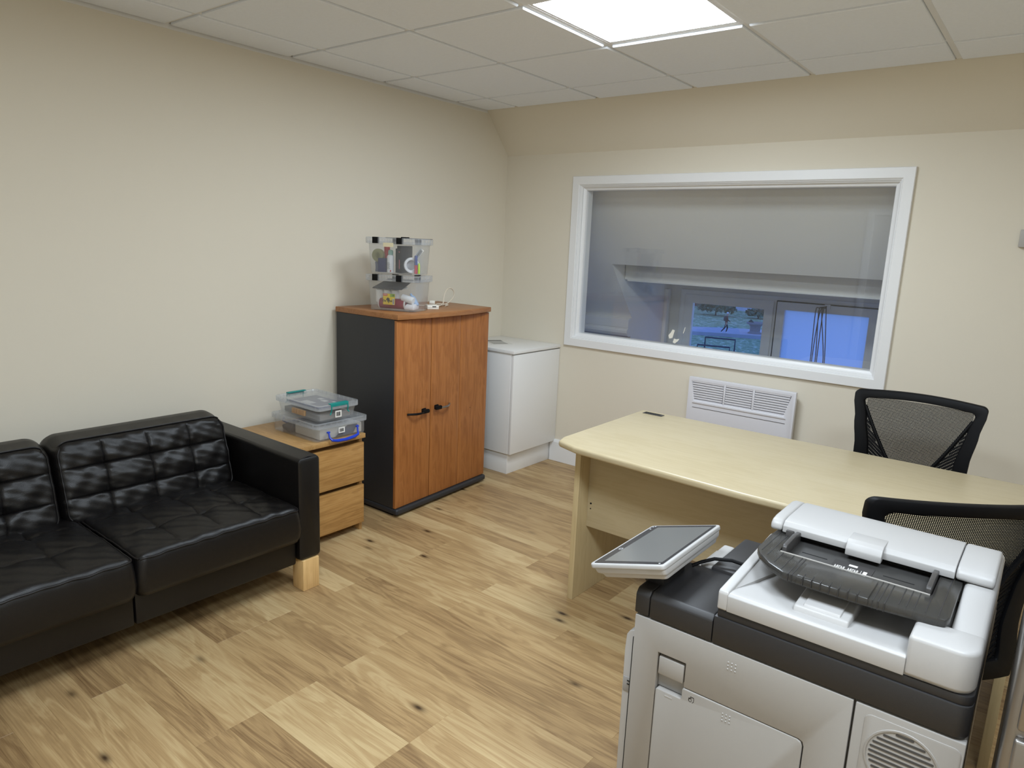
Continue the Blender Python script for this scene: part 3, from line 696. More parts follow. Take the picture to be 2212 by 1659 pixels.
# side door with the cut-out for latch and bypass tray
dp = [(2.558, .07), (2.558, .699), (2.9975, .699), (2.9975, .07), (2.926, .07), (2.926, .566), (2.923, .575), (2.916, .5785), (2.6815, .5785), (2.6815, .633), (2.6175, .633), (2.6175, .07)]
door = part(G().prism(dp, PYF, PYF + .019, 'Y'), 'side_door', M_pgrey, pr, .0012)
bp_ = [(2.6195, .07), (2.6195, .5465), (2.6225, .5495), (2.676, .5495), (2.679, .5525), (2.679, .573), (2.682, .5765), (2.913, .5765), (2.920, .574), (2.9235, .566), (2.9235, .07)]
byp = part(G().prism(bp_, PYF - .001, PYF + .014, 'Y'), 'bypass_tray', M_pgrey, pr, .0018)
bx('latch', (2.6205, PYF + .001, .583, 2.6785, PYF + .014, .6255), M_pgrey, door, .003)
bx('latch_recess', (2.6178, PYF + .015, .549, 2.681, PYF + .0195, .633), pbr('recess_grey', (150, 148, 146), .5), door)
bx('tab_mark', (2.642, PYF - .0015, .5395, 2.659, PYF - .0005, .5425), M_pwhite, byp)
def dots(cx, cz, y, par):
    g = G()
    for i in range(3):
        for j in range(3): g.lathe([(.0016, 0), (.0012, -.001), (.0004, -.0014)], (cx + (i - 1) * .0075, y, cz + (j - 1) * .0075), 8, 'Y')
    part(g, 'tactile_dots', M_pwhite, par, kind='stuff')
dots(2.776, .6675, PYF, door); dots(2.7765, .553, PYF - .001, byp)
# hand pictogram: a sheet behind a fist
M_icon = pbr('icon_ink', (35, 34, 34), .6)
iy = PYF - .0012
ico = bx('pictogram', (2.6995, iy, .5645, 2.7065, iy + .0006, .5655), M_icon, byp)
for a, b in (((2.6995, .5655), (2.7065, .5635)), ((2.7065, .5635), (2.7065, .5555)), ((2.7065, .5555), (2.7035, .5525)), ((2.6995, .5655), (2.6985, .5615))):
    dx, dz = b[0] - a[0], b[1] - a[1]; l = math.hypot(dx, dz); nx, nz = -dz / l * .0005, dx / l * .0005
    part(G().prism([(a[0] + nx, a[1] + nz), (b[0] + nx, b[1] + nz), (b[0] - nx, b[1] - nz), (a[0] - nx, a[1] - nz)], iy, iy + .0006, 'Y'), 'icon_line', M_icon, ico, smooth=0)
part(G().ring([(2.6985 + .0038 * math.cos(a), .5570 + .0042 * math.sin(a)) for a in [2 * PI * k / 14 for k in range(14)]], [(2.6988 + .0026 * math.cos(a), .5568 + .0030 * math.sin(a)) for a in [2 * PI * k / 14 for k in range(14)]], iy, iy + .0006, lambda p, d: (p[0], d, p[1])), 'icon_fist', M_icon, ico, smooth=0)
for k in range(3): part(G().prism([(2.6945 + k * .0025, .5600 + k * .0012), (2.6960 + k * .0025, .5622 + k * .0008), (2.6972 + k * .0025, .5612 + k * .0008), (2.6958 + k * .0025, .5592 + k * .001)], iy, iy + .0006, 'Y'), 'icon_finger', M_icon, ico, smooth=0)
# rear cover with round speaker-like vent
rc = bx('rear_cover', (3.0015, PYF, .07, PX1, PYF + .019, .6985), M_pgrey, pr, .0025)
vp = part(G().prism(rrect(3.019, .40, 3.166, .686, .012), PYF - .0015, PYF + .004, 'Y'), 'vent_panel', M_pgrey, rc, .001)
VC = (3.084, .618); VR = .056
vd = part(G().lathe([(VR + .004, 0), (VR + .003, -.0018), (VR, -.0018), (VR - .001, 0), (VR - .001, .001)], (VC[0], PYF - .0013, VC[1]), 40, 'Y'), 'vent_dish', M_pgrey, vp, smooth=30)
for k in range(11):
    zz = VC[1] - VR + .010 + k * .0096; d = zz - VC[1]; hw = math.sqrt(max(0, (VR - .004) ** 2 - d * d))
    if hw > .008: part(G().prism(rrect(VC[0] - hw, zz - .0021, VC[0] + hw, zz + .0021, .002, 3), PYF - .0022, PYF - .001, 'Y'), 'vent_slot', pbr('vent_dark', (70, 68, 66), .7), vd, smooth=0)
# front cover on the left, standing off the body by a dark gap
part(G().prism([(PX0 - .001, .08), (2.538, .08), (2.533, .60), (2.535, .636), (2.541, .647), (2.552, .652), (PX0 - .001, .652)], PYF + .012, PYB + .01, 'Y'), 'front_cover', M_pwhite, pr, .004, seg=3)
bx('cover_gap', (2.5535, PYF + .006, .09, 2.558, PYF + .013, .640), M_dark, pr)
bx('handle_recess', (2.536, PYF + .0105, .500, 2.553, PYF + .0125, .535), pbr('recess_grey', (150, 148, 146), .5), pr, .001)
for z in (.5185, .5265): bx('handle_slot', (2.546, PYF + .0095, z, 2.553, PYF + .011, z + .0022), M_dark, pr)
bx('lower_cover', (2.536, PYF + .012, .055, PX0 - .002, PYB + .01, .078), M_pwhite, pr, .003)
# black scanner band
part(G().prism([(PYF, .703), (PYF, .748), (PYF + .010, .760), (-2.452, .764), (-2.445, .758), (-2.445, .703)], 2.5895, 2.7285, 'X'), 'control_deck', M_pblack, pr, .003)
part(G().prism([(PYF, .703), (PYF, .748), (PYF + .010, .760), (-2.452, .764), (-2.445, .758), (-2.445, .703)], 2.5545, 2.5885, 'X'), 'deck_end', M_pblack, pr, .004)
bx('deck_hinge', (2.545, PYF + .03, .69, 2.556, PYF + .10, .745), M_pblack, pr, .004)
def rounded_box_rf(x0, x1, z0, z1, r, yf=PYF, yb=PYB):
    p = [(x0, yb), (x0, yf)] + [(x1 - r + r * math.cos(a), yf + r + r * math.sin(a)) for a in [math.radians(270 + 90 * i / 7) for i in range(8)]] + [(x1, yb)]
    return G().prism(p, z0, z1, 'Z')
part(rounded_box_rf(2.7295, PX1, .703, .762, .022), 'scanner_base', M_pblack, pr, .003)
part(rounded_box_rf(2.7345, PX1 - .001, .762, .779, .022, PYF + .003), 'scanner_hinge_band', M_pblack, pr, .002)
bx('deck_slope', (2.642, -2.455, .700, 2.7285, -2.24, .772), M_pblack, pr, .006)
bx('white_tab', (2.612, -2.444, .699, 2.641, -2.30, .766), M_pwhite, pr, .006, seg=3)
part(G().tube([(2.605, -2.475, .768), (2.622, -2.462, .778), (2.645, -2.445, .787), (2.68, -2.43, .789), (2.735, -2.425, .785)], .0042, 8), 'cable', M_blackp, pr)
# document feeder lid
LX0, LX1 = 2.733, 3.168
lid = part(rounded_box_rf(LX0 + .004, LX1 - .003, .779, .799, .03, PYF + .006), 'feeder_lid', M_pwhite, pr, .001)
part(G().prism([(PYF, .779), (PYF, .812), (PYF + .006, .8165), (PYF + .022, .8165), (PYF + .12, .804), (PYF + .25, .801), (PYB, .801), (PYB, .779)], LX0 + .0195, 3.0655, 'X'), 'output_basin', M_pwhite, lid, .0015)
part(G().prism([(PYF, .779), (PYF, .815), (PYF + .005, .820), (PYF + .30, .846), (PYF + .30, .779)], LX0, LX0 + .0205, 'X'), 'lid_rim', M_pwhite, lid, .005, seg=3)
# sloping inner flank of the rim
part(G().q([(LX0 + .02, PYF + .03, .8155), (LX0 + .02, PYF + .28, .842), (LX0 + .075, PYF + .28, .803), (LX0 + .02, PYF + .03, .80), (LX0 + .02, PYF + .28, .80)], [(0, 2, 1), (0, 3, 4, 2)[:3], (0, 1, 4, 3), (1, 2, 4), (3, 2, 4), (0, 2, 3)][:1] + [(0, 1, 4, 3), (1, 2, 4), (0, 3, 2), (3, 4, 2)]), 'rim_flank', M_pwhite, lid, smooth=0)
cn = part(rounded_box_rf(3.0645, LX1, .781, .856, .034, PYF - .001, -2.562), 'corner_block', M_pwhite, lid, .008, seg=3)
part(G().prism([(-2.57, .781), (-2.57, .853), (-2.50, .862), (-2.40, .874), (PYB + .02, .880), (PYB, .85), (PYB, .781)], 3.116, LX1, 'X'), 'side_wall', M_pwhite, lid, .010, seg=3)
# paper stop with its flap
ps = part(G().prism([(-2.618, .814), (-2.612, .826), (-2.505, .834), (-2.465, .808), (-2.47, .80), (-2.618, .80)], 2.868, 2.966, 'X'), 'paper_stop', M_pwhite, lid, .004, seg=3)
part(G().prism([(-2.6165, .815), (-2.606, .8305), (-2.520, .8375), (-2.520, .82), (-2.6165, .81)], 2.884, 2.950, 'X'), 'stop_flap', M_pwhite, ps, .002)
# feeder housing: cover, end caps, dark mouth, release tab
prof = [(-2.395, .876), (-2.394, .890), (-2.384, .8985), (-2.36, .9015), (-2.25, .9015), (-2.222, .896), (-2.206, .880), (PYB, .845), (PYB, .80), (-2.32, .80), (-2.33, .872)]
part(G().prism(prof, 2.771, 3.098, 'X'), 'feeder_cover', M_pwhite, lid, .0015)
for a, b in ((2.744, 2.7695), (3.0995, 3.163)): part(G().prism(prof, a, b, 'X'), 'feeder_end', M_pwhite, lid, .006, seg=3)
bx('feed_mouth', (2.775, -2.372, .838, 3.098, -2.31, .8745), M_dark, lid)
tab = part(G().prism([(-2.414, .872), (-2.414, .886), (-2.406, .898), (-2.396, .9028), (-2.352, .9028), (-2.352, .89), (-2.394, .89), (-2.397, .872)], 2.905, 2.973, 'X'), 'release_tab', M_pwhite, lid, .002)
# smoked input tray: a frame round a sunken paper bed
tz = .872
outp = [(2.757, -2.36), (2.754, -2.42), (2.756, -2.505), (2.770, -2.532), (2.800, -2.566), (2.835, -2.590), (2.90, -2.594), (2.96, -2.594), (3.02, -2.590), (3.06, -2.586), (3.09, -2.583), (3.108, -2.578), (3.113, -2.565), (3.113, -2.36), (2.94, -2.36)]
inp = [(2.796, -2.365), (2.796, -2.42), (2.796, -2.47), (2.797, -2.489), (2.805, -2.4935), (2.835, -2.4945), (2.90, -2.4945), (2.96, -2.4945), (3.02, -2.4945), (3.05, -2.4945), (3.066, -2.4945), (3.072, -2.492), (3.074, -2.485), (3.074, -2.365), (2.94, -2.365)]
tray = part(G().ring(outp, inp, tz - .016, tz, lambda p, d: (p[0], p[1], d)), 'input_tray', M_smoke, lid, .003)
bed = bx('paper_bed', (2.795, -2.496, tz - .016, 3.075, -2.33, tz - .010), pbr('bed_grey', (56, 55, 54), .5), tray, .001)
M_rib = pbr('rib_dark', (44, 43, 44), .5)
for x in (2.768, 2.785, 2.807, 2.828, 2.845, 2.852, 2.995, 3.004, 3.014, 3.034, 3.046, 3.058, 3.076, 3.096):
    ya = -2.592 if 2.83 < x < 3.02 else (-2.575 if x >= 3.02 else -2.50 - (x - 2.756) * 1.1)
    bx('rib', (x - .0008, ya, tz - .0155, x + .0008, -2.497 if 2.797 < x < 3.074 else -2.37, tz + .0006), M_rib, tray)
mid_ext = part(G().prism([(-2.596, tz - .014), (-2.596, tz + .001), (-2.59, tz + .004), (-2.508, tz + .004), (-2.508, tz - .014)], 2.862, 2.988, 'X'), 'tray_extension', M_smoke, tray, .002)
for k in range(7): bx('rib', (2.874 + k * .016 - .0007, -2.5975, tz - .013, 2.874 + k * .016 + .0007, -2.578, tz + .0045), M_rib, mid_ext)
bx('tray_edge', (2.80, -2.4965, tz, 3.072, -2.4935, tz + .0018), pbr('edge_light', (170, 166, 160), .4), tray)
for x, nm in ((2.806, 'a'), (3.068, 'b')):
    gd = part(G().prism([(-2.492, tz - .01), (-2.492, tz + .010), (-2.486, tz + .014), (-2.425, tz + .017), (-2.39, tz + .012), (-2.39, tz - .01)], x - .0045, x + .0045, 'X'), 'paper_guide', pbr('guide_grey', (66, 64, 63), .4), tray, .0015)
bx('guide_stop', (2.780, -2.40, tz - .01, 2.797, -2.372, tz + .012), pbr('guide_grey', (66, 64, 63), .4), tray, .002)
for (a, b, y) in ((2.83, 2.88, -2.445), (2.985, 3.04, -2.445)):
    for k in range(2): bx('bed_groove', (a, y - k * .028, tz - .0101, b, y - k * .028 + .003, tz - .0094), M_dark, bed)
lb = bx('instruction_label', (2.893, -2.490, tz - .0102, 2.968, -2.43, tz - .0088), pbr('label_black', (52, 50, 50), .5), bed)
M_print = pbr('print_white', (214, 212, 208), .6)
bx('print_block', (2.922, -2.447, tz - .0089, 2.938, -2.438, tz - .0084), M_print, lb)
for (x0, y0) in ((2.899, -2.462), (2.924, -2.462)):
    for r_ in range(4):
        for q in range(5): bx('print_mark', (x0 + q * .004, y0 - r_ * .0058, tz - .0089, x0 + q * .004 + (.003 if (q + r_) % 3 else .0016), y0 - r_ * .0058 + .0036, tz - .0084), M_print, lb)
bx('print_block', (2.952, -2.484, tz - .0089, 2.959, -2.455, tz - .0084), M_print, lb)
bx('print_block', (2.9478, -2.484, tz - .0089, 2.9486, -2.455, tz - .0084), M_print, lb)
# tilted touch panel on its neck
tx = Vector((.176, 0, .054)).normalized(); ty = Vector((0, 1, 0)); tn = tx.cross(ty)
TW, TD = .184, .298
TM = Matrix(((tx.x, 0, tn.x, 2.450), (tx.y, 1, tn.y, -2.673), (tx.z, 0, tn.z, .790), (0, 0, 0, 1)))
def slab(x0, y0, x1, y1, r, z0, z1): return G().prism(rrect(x0, y0, x1, y1, r, 4), z0, z1, 'Z').xf(TM)
tp = part(slab(0, 0, TW, TD, .010, -.011, 0), 'touch_panel', M_pwhite, pr, .003, seg=3)
loops = []
for z, e in ((-.011, .006), (-.022, .010), (-.027, .020), (-.034, .024)): loops.append([tuple(TM @ Vector((p[0], p[1], z))) for p in rrect(e, e * .6, TW - e * .3, TD - e, .008, 4)])
part(G().loft(loops), 'panel_back', M_pwhite, tp, .001)
scr = part(slab(.008, .007, TW - .007, TD - .008, .005, -.0005, .0006), 'bezel', pbr('bezel_black', (44, 43, 46), .25), tp, smooth=30)
part(slab(.028, .020, TW - .014, TD - .022, .001, .0004, .0009), 'screen', pbr('screen_off', (108, 107, 104), .16, spec=.8), scr, smooth=30)
mk = pbr('key_mark', (196, 196, 196), .5)
ring_o = rrect(.006, -.005, .0155, .005, .003, 3); ring_i = rrect(.0072, -.0038, .0143, .0038, .002, 3)
gg = G().ring([(p[0] * 1.0 + .010, p[1] + .105) for p in ring_o], [(p[0] + .010, p[1] + .105) for p in ring_i], .0005, .0011, lambda p, d: tuple(TM @ Vector((p[0], p[1], d))))
part(gg, 'home_key', mk, scr, smooth=0)
for (x, y) in ((.168, .012), (.014, .262), (.012, .281), (.017, .284)): part(G().lathe([(.0022, .0005), (.0022, .0011)], (0, 0, 0), 10).xf(TM @ Matrix.Translation((x, y, 0))), 'indicator', mk, scr, smooth=0)
part(G().loft([[(2.556, -2.60, .752), (2.60, -2.60, .752), (2.60, -2.50, .752), (2.556, -2.50, .752)], [(2.535, -2.605, .785), (2.595, -2.605, .80), (2.595, -2.49, .80), (2.535, -2.49, .785)]]), 'panel_neck', M_pblack, pr, .004)

# ================================================================== grey metal filing cabinet beside the printer
fc = thing('filing_cabinet', 'grey metal filing cabinet standing beside the printer at the picture edge', 'cabinet', (3.43, -2.55, 0))
bx('body', (3.212, -2.70, .02, 3.66, -2.28, 1.05), M_metal, fc, .012, seg=4)
bx('base', (3.23, -2.69, 0, 3.64, -2.30, .02), M_dark, fc)
for k in range(4):
    d_ = bx('drawer_front', (3.226, -2.715, .045 + k * .25, 3.646, -2.70, .28 + k * .25), M_metal, fc, .005, seg=3)
    bx('handle', (3.38, -2.73, .20 + k * .25, 3.49, -2.715, .225 + k * .25), M_metal, d_, .004)

# ================================================================== clear storage boxes and what is in them
def rr3(L, Wd, r, z, M, n=4): return [tuple(M @ Vector((p[0], p[1], z))) for p in rrect(-L / 2, -Wd / 2, L / 2, Wd / 2, r, n)]
def storage_box(name, label, M, Lb, Wb, Lt, Wt, Hh, lid_h, e=.013, group=None):
    loc = M @ Vector((0, 0, 0)); t = thing(name, label, 'storage box', tuple(loc), group)
    th = .0014
    lp = [rr3(Lb, Wb, .022, .002, M), rr3(Lb + .004, Wb + .004, .024, .012, M), rr3(Lt - .012, Wt - .012, .022, Hh - .016, M), rr3(Lt, Wt, .022, Hh - .014, M), rr3(Lt, Wt, .022, Hh, M),
          rr3(Lt - 2 * th, Wt - 2 * th, .021, Hh, M), rr3(Lt - 2 * th - .012, Wt - 2 * th - .012, .021, Hh - .014, M), rr3(Lb - .004, Wb - .004, .02, .006, M)]
    part(G().loft(lp), 'tub', M_plastic, t, smooth=40)
    lp = [rr3(Lt + e, Wt + e, .024, Hh - .012, M), rr3(Lt + e, Wt + e, .024, Hh + lid_h, M), rr3(Lt + e - .004, Wt + e - .004, .022, Hh + lid_h + .002, M), rr3(Lt - .014, Wt - .014, .018, Hh + lid_h + .002, M), rr3(Lt - .02, Wt - .02, .016, Hh + lid_h - .004, M)]
    ld = part(G().loft(lp), 'lid', M_plastl, t, smooth=35)
    g = G()
    for sy in (-1, 1):
        n = int(Lt / .032)
        for i in range(n):
            x = -Lt / 2 + Lt * (i + .5) / n; a = len(g.v); g.box(x - .0007, sy * (Wt + e) / 2 - .0012, Hh - .011, x + .0007, sy * (Wt + e) / 2 + .0012, Hh + lid_h + .001); g.xf(M, a)
    for sx in (-1, 1):
        n = int(Wt / .032)
        for i in range(n):
            y = -Wt / 2 + Wt * (i + .5) / n; a = len(g.v); g.box(sx * (Lt + e) / 2 - .0012, y - .0007, Hh - .011, sx * (Lt + e) / 2 + .0012, y + .0007, Hh + lid_h + .001); g.xf(M, a)
    part(g, 'lid_ribs', M_plastl, ld, smooth=0, kind='stuff')
    return t, ld
def clip(M, parent, b, mat, name='clip'): return part(G().box(*b).xf(M), name, mat, parent, .0015)
def solid(name, label, cat, g, mat, group=None, bevel=.0015, smooth=None): return tag(part(g, name, mat, None, bevel, smooth=smooth), label, cat, group)
def rollg(c, R0, R1, Wd, axis, n=24): # hollow roll
    return G().lathe([(R1, -Wd / 2), (R0, -Wd / 2), (R0, Wd / 2), (R1, Wd / 2), (R1, -Wd / 2)], c, n, axis)
A20 = math.radians(20)
def MB(z): return Matrix.Translation((.350, -1.314, z)) @ Matrix.Rotation(A20, 4, 'Z')
M1, M2 = MB(1.0965), MB(1.2895)
for M, lab in ((M1, 'lower clear plastic box of paper rolls on the tall cabinet'), (M2, 'upper clear plastic box of stationery on the tall cabinet')):
    t, ld = storage_box('storage_box', lab, M, .262, .172, .293, .203, .170, .018)
    for x in (-.088, .052): clip(M, ld, (x - .016, -.1095, .158, x + .016, -.090, .191), M_blackp)
    for x in (-.075, .06): clip(M, ld, (x - .016, .090, .158, x + .016, .1095, .191), M_blackp)
    if M is M2: clip(M, ld, (-.025, .06, .189, .02, .075, .196), M_blackp, 'carry_handle'); clip(M, ld, (-.14, .099, .187, .145, .104, .191), M_blackp, 'lid_seal')
    if M is M2: part(G().box(-.038, -.1115, .142, .020, -.1095, .163).xf(M), 'tape_strip', pbr('masking_tape', (226, 214, 180), .8), t, smooth=0)
GRP = 'things inside the upper box on the cabinet'
z2 = .009
def L2(g): return g.xf(M2)
solid('tape_roll', 'translucent green tape roll at one end of the upper cabinet box', 'tape', L2(rollg((-.096, -.056, .096), .034, .016, .02, 'Y')), pbr('olive_tape', (150, 150, 110), .3))
solid('scissors_case', 'grey blue tool standing below the green tape roll', 'tool', L2(G().loft([[(-.118, -.055, z2), (-.085, -.055, z2), (-.085, -.035, z2), (-.118, -.035, z2)], [(-.112, -.06, .03), (-.09, -.06, .03), (-.09, -.04, .03), (-.112, -.04, .03)], [(-.118, -.055, .062), (-.105, -.055, .062), (-.105, -.04, .062), (-.118, -.04, .062)]])), pbr('grey_blue', (104, 112, 134), .5), None, .003)
solid('red_tube', 'red tube standing behind the green tape roll', 'tube', L2(G().lathe([(.013, 0), (.016, .01), (.016, .108), (.013, .112)], (-.064, -.02, z2 + .04), 14)), pbr('red_print', (196, 62, 66), .4))
solid('blue_carton', 'dark blue carton standing in the upper cabinet box', 'box', L2(G().box(-.090, -.072, z2, -.044, -.042, .082)), pbr('navy_card', (34, 42, 96), .5))
bt = thing('spray_bottle', 'white spray bottle with a pale green cap in the upper cabinet box', 'bottle', tuple(M2 @ Vector((-.018, -.066, z2))))
part(L2(G().lathe([(.017, 0), (.0182, .003), (.0182, .082), (.014, .09), (.011, .092)], (-.019, -.066, z2), 20)), 'bottle_body', pbr('bottle_white', (236, 236, 238), .35), bt)
part(L2(G().lathe([(.010, .092), (.013, .093), (.013, .110), (.010, .117), (.004, .118)], (-.018, -.066, z2), 16)), 'cap', pbr('cap_green', (150, 190, 178), .4), bt)
for k in range(6): part(L2(G().box(-.028, -.0856, z2 + .05 - k * .006, -.028 + (.017 if k % 2 else .013), -.0842, z2 + .0515 - k * .006)), 'print_line', M_ink, bt, smooth=0)
part(L2(G().prism([(-.012, .018), (-.008, .023), (-.004, .018), (-.008, .013)], -.0857, -.0844, 'Y')), 'hazard_mark', pbr('hazard_red', (190, 60, 50), .5), bt, smooth=0)
solid('black_carton', 'black carton with a light edge beside the spray bottle', 'box', L2(G().box(.002, -.050, z2, .022, .03, .135)), pbr('black_card', (34, 33, 36), .4))
bc = thing('black_carton', 'tall black carton with pink print in the upper cabinet box', 'box', tuple(M2 @ Vector((.052, -.04, z2))))
part(L2(G().box(.024, -.075, z2, .051, .05, .150)), 'carton', pbr('black_card', (34, 33, 36), .4), bc, .001)
part(L2(G().box(.036, -.0764, .030, .040, -.075, .078)), 'print_strip', pbr('pink_print', (176, 92, 100), .5), bc, smooth=0); part(L2(G().lathe([(.0035, 0), (.0035, .001)], (.037, -.0764, .118), 12, 'Y')), 'print_dot', pbr('pink_print', (176, 92, 100), .5), bc)
tr_ = rollg((0, 0, 0), .040, .027, .024, 'X', 32).xf(M2 @ Matrix.Translation((.093, -.046, .052)) @ Matrix.Rotation(math.radians(-52), 4, 'Z'))
solid('tape_roll', 'large white tape roll on edge in the upper cabinet box', 'tape', tr_, pbr('tape_white', (232, 232, 234), .4), None, .001)
cdM = M2 @ Matrix.Translation((.118, -.01, .112)) @ Matrix.Rotation(math.radians(40), 4, 'Y')
cd = thing('label_card', 'white card with boxed lettering above the large tape roll', 'card', tuple(cdM @ Vector((0, 0, 0))))
part(G().box(-.012, 0, -.03, .012, .0012, .032).xf(cdM), 'card', M_paper, cd, smooth=0)
for b in ((-.008, -.0004, -.024, -.0065, 0, .026), (.0065, -.0004, -.024, .008, 0, .026)): part(G().box(*b).xf(cdM), 'border_line', M_icon, cd, smooth=0)
for k in range(8): part(G().box(-.004, -.0004, -.02 + k * .0056, .004, 0, -.0165 + k * .0056).xf(cdM), 'letter_mark', M_icon, cd, smooth=0)
pk = thing('marker_pair', 'blue and red marker standing at the end of the upper cabinet box', 'marker', tuple(M2 @ Vector((.128, -.06, z2))))
part(L2(G().lathe([(.008, .045), (.008, .092), (.007, .094)], (.124, -.055, z2), 12)), 'cap', pbr('marker_blue', (48, 62, 128), .4), pk); part(L2(G().lathe([(.008, 0), (.008, .045)], (.124, -.055, z2), 12)), 'barrel', pbr('marker_red', (190, 52, 60), .4), pk)
solid('green_highlighter', 'lime green highlighter beside the blue and red marker', 'marker', L2(G().lathe([(.006, 0), (.006, .04), (.004, .055)], (.1345, -.04, z2), 10)), pbr('lime', (176, 206, 80), .4))
# lower box
def L1(g): return g.xf(M1)
solid('black_folder', 'black folder leaning across the top of the lower cabinet box', 'folder', L1(G().loft([[(-.125, -.070, .113), (.052, -.070, .113), (.055, .06, .158), (-.10, .06, .158)], [(-.125, -.068, .119), (.052, -.068, .119), (.055, .062, .163), (-.10, .062, .163)]])), pbr('folder_black', (44, 45, 48), .45))
for k, lab in enumerate(('white paper roll at the end of the lower cabinet box', 'second white paper roll from the end of the lower cabinet box', 'third white paper roll, behind the yellow label')):
    solid('paper_roll', lab, 'paper roll', L1(G().lathe([(.003, 0), (.0205, .001), (.0215, .004), (.0215, .066), (.0205, .069), (.003, .07)], (-.098 + k * .044, -.034 + .004 * k, .040), 20)), pbr('tissue_white', (236, 234, 230), .8), 'white paper rolls in the lower box')
solid('paper_wad', 'crumpled white paper lying under the black folder', 'paper', L1(G().loft([[(-.115, -.02, .111), (.02, -.025, .111), (.03, .05, .112), (-.10, .06, .112)], [(-.11, -.015, .117), (.015, -.02, .117), (.025, .05, .124), (-.095, .055, .124)]])), pbr('tissue_white', (236, 234, 230), .8), None, .003)
mp_ = thing('maroon_pack', 'maroon wrapped pack lying along the bottom of the lower cabinet box', 'pack', tuple(M1 @ Vector((-.02, -.05, z2))))
part(L1(G().lathe([(.010, -.095), (.026, -.088), (.028, -.08), (.028, .06), (.026, .07), (.010, .075)], (-.005, -.042, z2 + .028), 16, 'X')), 'wrapper', pbr('maroon_film', (146, 36, 52), .3), mp_)
for x in (-.088, .064): part(L1(G().lathe([(.0284, -.003), (.0284, .003)], (x, -.042, z2 + .028), 16, 'X')), 'white_band', M_paper, mp_)
solid('white_roll', 'small white roll lying slantwise above the maroon pack', 'paper roll', G().lathe([(.006, -.034), (.018, -.034), (.019, -.03), (.019, .03), (.018, .034), (.006, .034)], (0, 0, 0), 20, 'X').xf(M1 @ Matrix.Translation((.078, -.05, .066)) @ Matrix.Rotation(math.radians(14), 4, 'Y')), pbr('film_white', (238, 238, 238), .4), None, 0)
solid('blue_bottle', 'pale blue bottle leaning in the lower cabinet box', 'bottle', G().lathe([(.010, 0), (.014, .004), (.014, .05), (.006, .065), (.006, .075)], (0, 0, 0), 16).xf(M1 @ Matrix.Translation((.118, -.02, .03)) @ Matrix.Rotation(math.radians(-32), 4, 'Y')), pbr('pale_blue', (150, 180, 216), .4), None, 0)
solid('white_bag', 'scrunched white bag in the corner of the lower cabinet box', 'bag', L1(G().loft([[(.068, -.072, z2), (.120, -.067, z2), (.120, .0, z2), (.068, .0, z2)], [(.064, -.074, .022), (.123, -.070, .026), (.122, .0, .03), (.066, .0, .026)], [(.075, -.065, .042), (.120, -.06, .038), (.118, -.01, .046), (.078, -.01, .044)]])), pbr('bag_white', (226, 222, 222), .6), None, .006)
# yellow printed pack with its lettering
yp = thing('yellow_pack', 'yellow printed pack with black lettering in the lower cabinet box', 'pack', tuple(M1 @ Vector((-.015, -.086, .03))))
YM = M1 @ Matrix.Translation((-.018, -.0830, .062)) @ Matrix.Rotation(math.radians(90), 4, 'X')
part(G().box(-.0345, -.029, -.004, .0345, .029, 0).xf(YM), 'card', pbr('yellow_card', (240, 208, 40), .45), yp, .0008)
part(G().box(-.0345, .017, 0, -.008, .029, .0004).xf(YM), 'red_strip', pbr('strip_red', (214, 84, 50), .5), yp, smooth=0); part(G().box(.008, .013, 0, .0345, .029, .0004).xf(YM), 'green_strip', pbr('strip_green', (150, 186, 50), .5), yp, smooth=0)
part(G().box(.022, -.027, 0, .033, .004, .0004).xf(YM), 'barcode_field', M_paper, yp, smooth=0)
for k in range(6): part(G().box(.0235 + k * .0015, -.024, .0004, .0241 + k * .0015, .001, .0006).xf(YM), 'barcode_bar', M_icon, yp, smooth=0)
text('HIGS', 'lettering', M_paper, yp, YM @ Matrix.Translation((-.021, .0235, .0006)), .0095)
text('10', 'lettering', M_icon, yp, YM @ Matrix.Translation((.026, .0205, .0006)), .013, bold=.0004)
text('De', 'lettering', M_icon, yp, YM @ Matrix.Translation((-.0255, -.009, .0006)), .016, bold=.0004); text('ok', 'lettering', M_icon, yp, YM @ Matrix.Translation((.0125, -.009, .0006)), .016, bold=.0004)
part(G().prism([(-.016, -.004), (-.012, .004), (-.004, .010), (-.002, .006), (.006, .004), (.004, -.002), (.008, -.010), (.002, -.008), (.001, -.020), (-.002, -.022), (-.003, -.012), (-.010, -.016), (-.007, -.008)], .0003, .0007, 'Z').xf(YM), 'emblem', M_icon, yp, smooth=0)
# boxes on the oak chest
M3 = Matrix.Translation((.348, -1.838, .5155)); M4 = Matrix.Translation((.352, -1.855, .606))
t3, l3 = storage_box('storage_box', 'flat clear plastic box with a blue handle on the oak chest', M3, .352, .298, .366, .312, .078, .010, .005)
t4, l4 = storage_box('storage_box', 'clear plastic box with teal clips stacked on the blue-handled box', M4, .322, .210, .350, .238, .072, .010, .009)
M_blue = pbr('handle_blue', (26, 62, 190), .35); M_teal = pbr('clip_teal', (18, 138, 132), .4)
hd = [(.185, -.085, .046), (.186, -.085, .044), (.190, -.082, .018), (.203, -.076, .006), (.207, -.05, .001), (.209, 0, -.001), (.207, .05, .003), (.203, .078, .010), (.190, .086, .026), (.186, .088, .052)]
part(G().tube([M3 @ Vector(p) for p in hd], [.004, .004, .0045, .0065, .008, .008, .008, .0065, .0045, .004], 8), 'handle', M_blue, t3)
for y in (-.085, .088): part(G().box(.180, y - .008, .040, .189, y + .008, .047).xf(M3), 'handle_pivot', M_blue, t3, .001)
hd2 = [(-.185, -.08, .046), (-.192, -.08, .03), (-.2, -.06, .016), (-.2, .06, .016), (-.192, .08, .03), (-.185, .08, .046)]
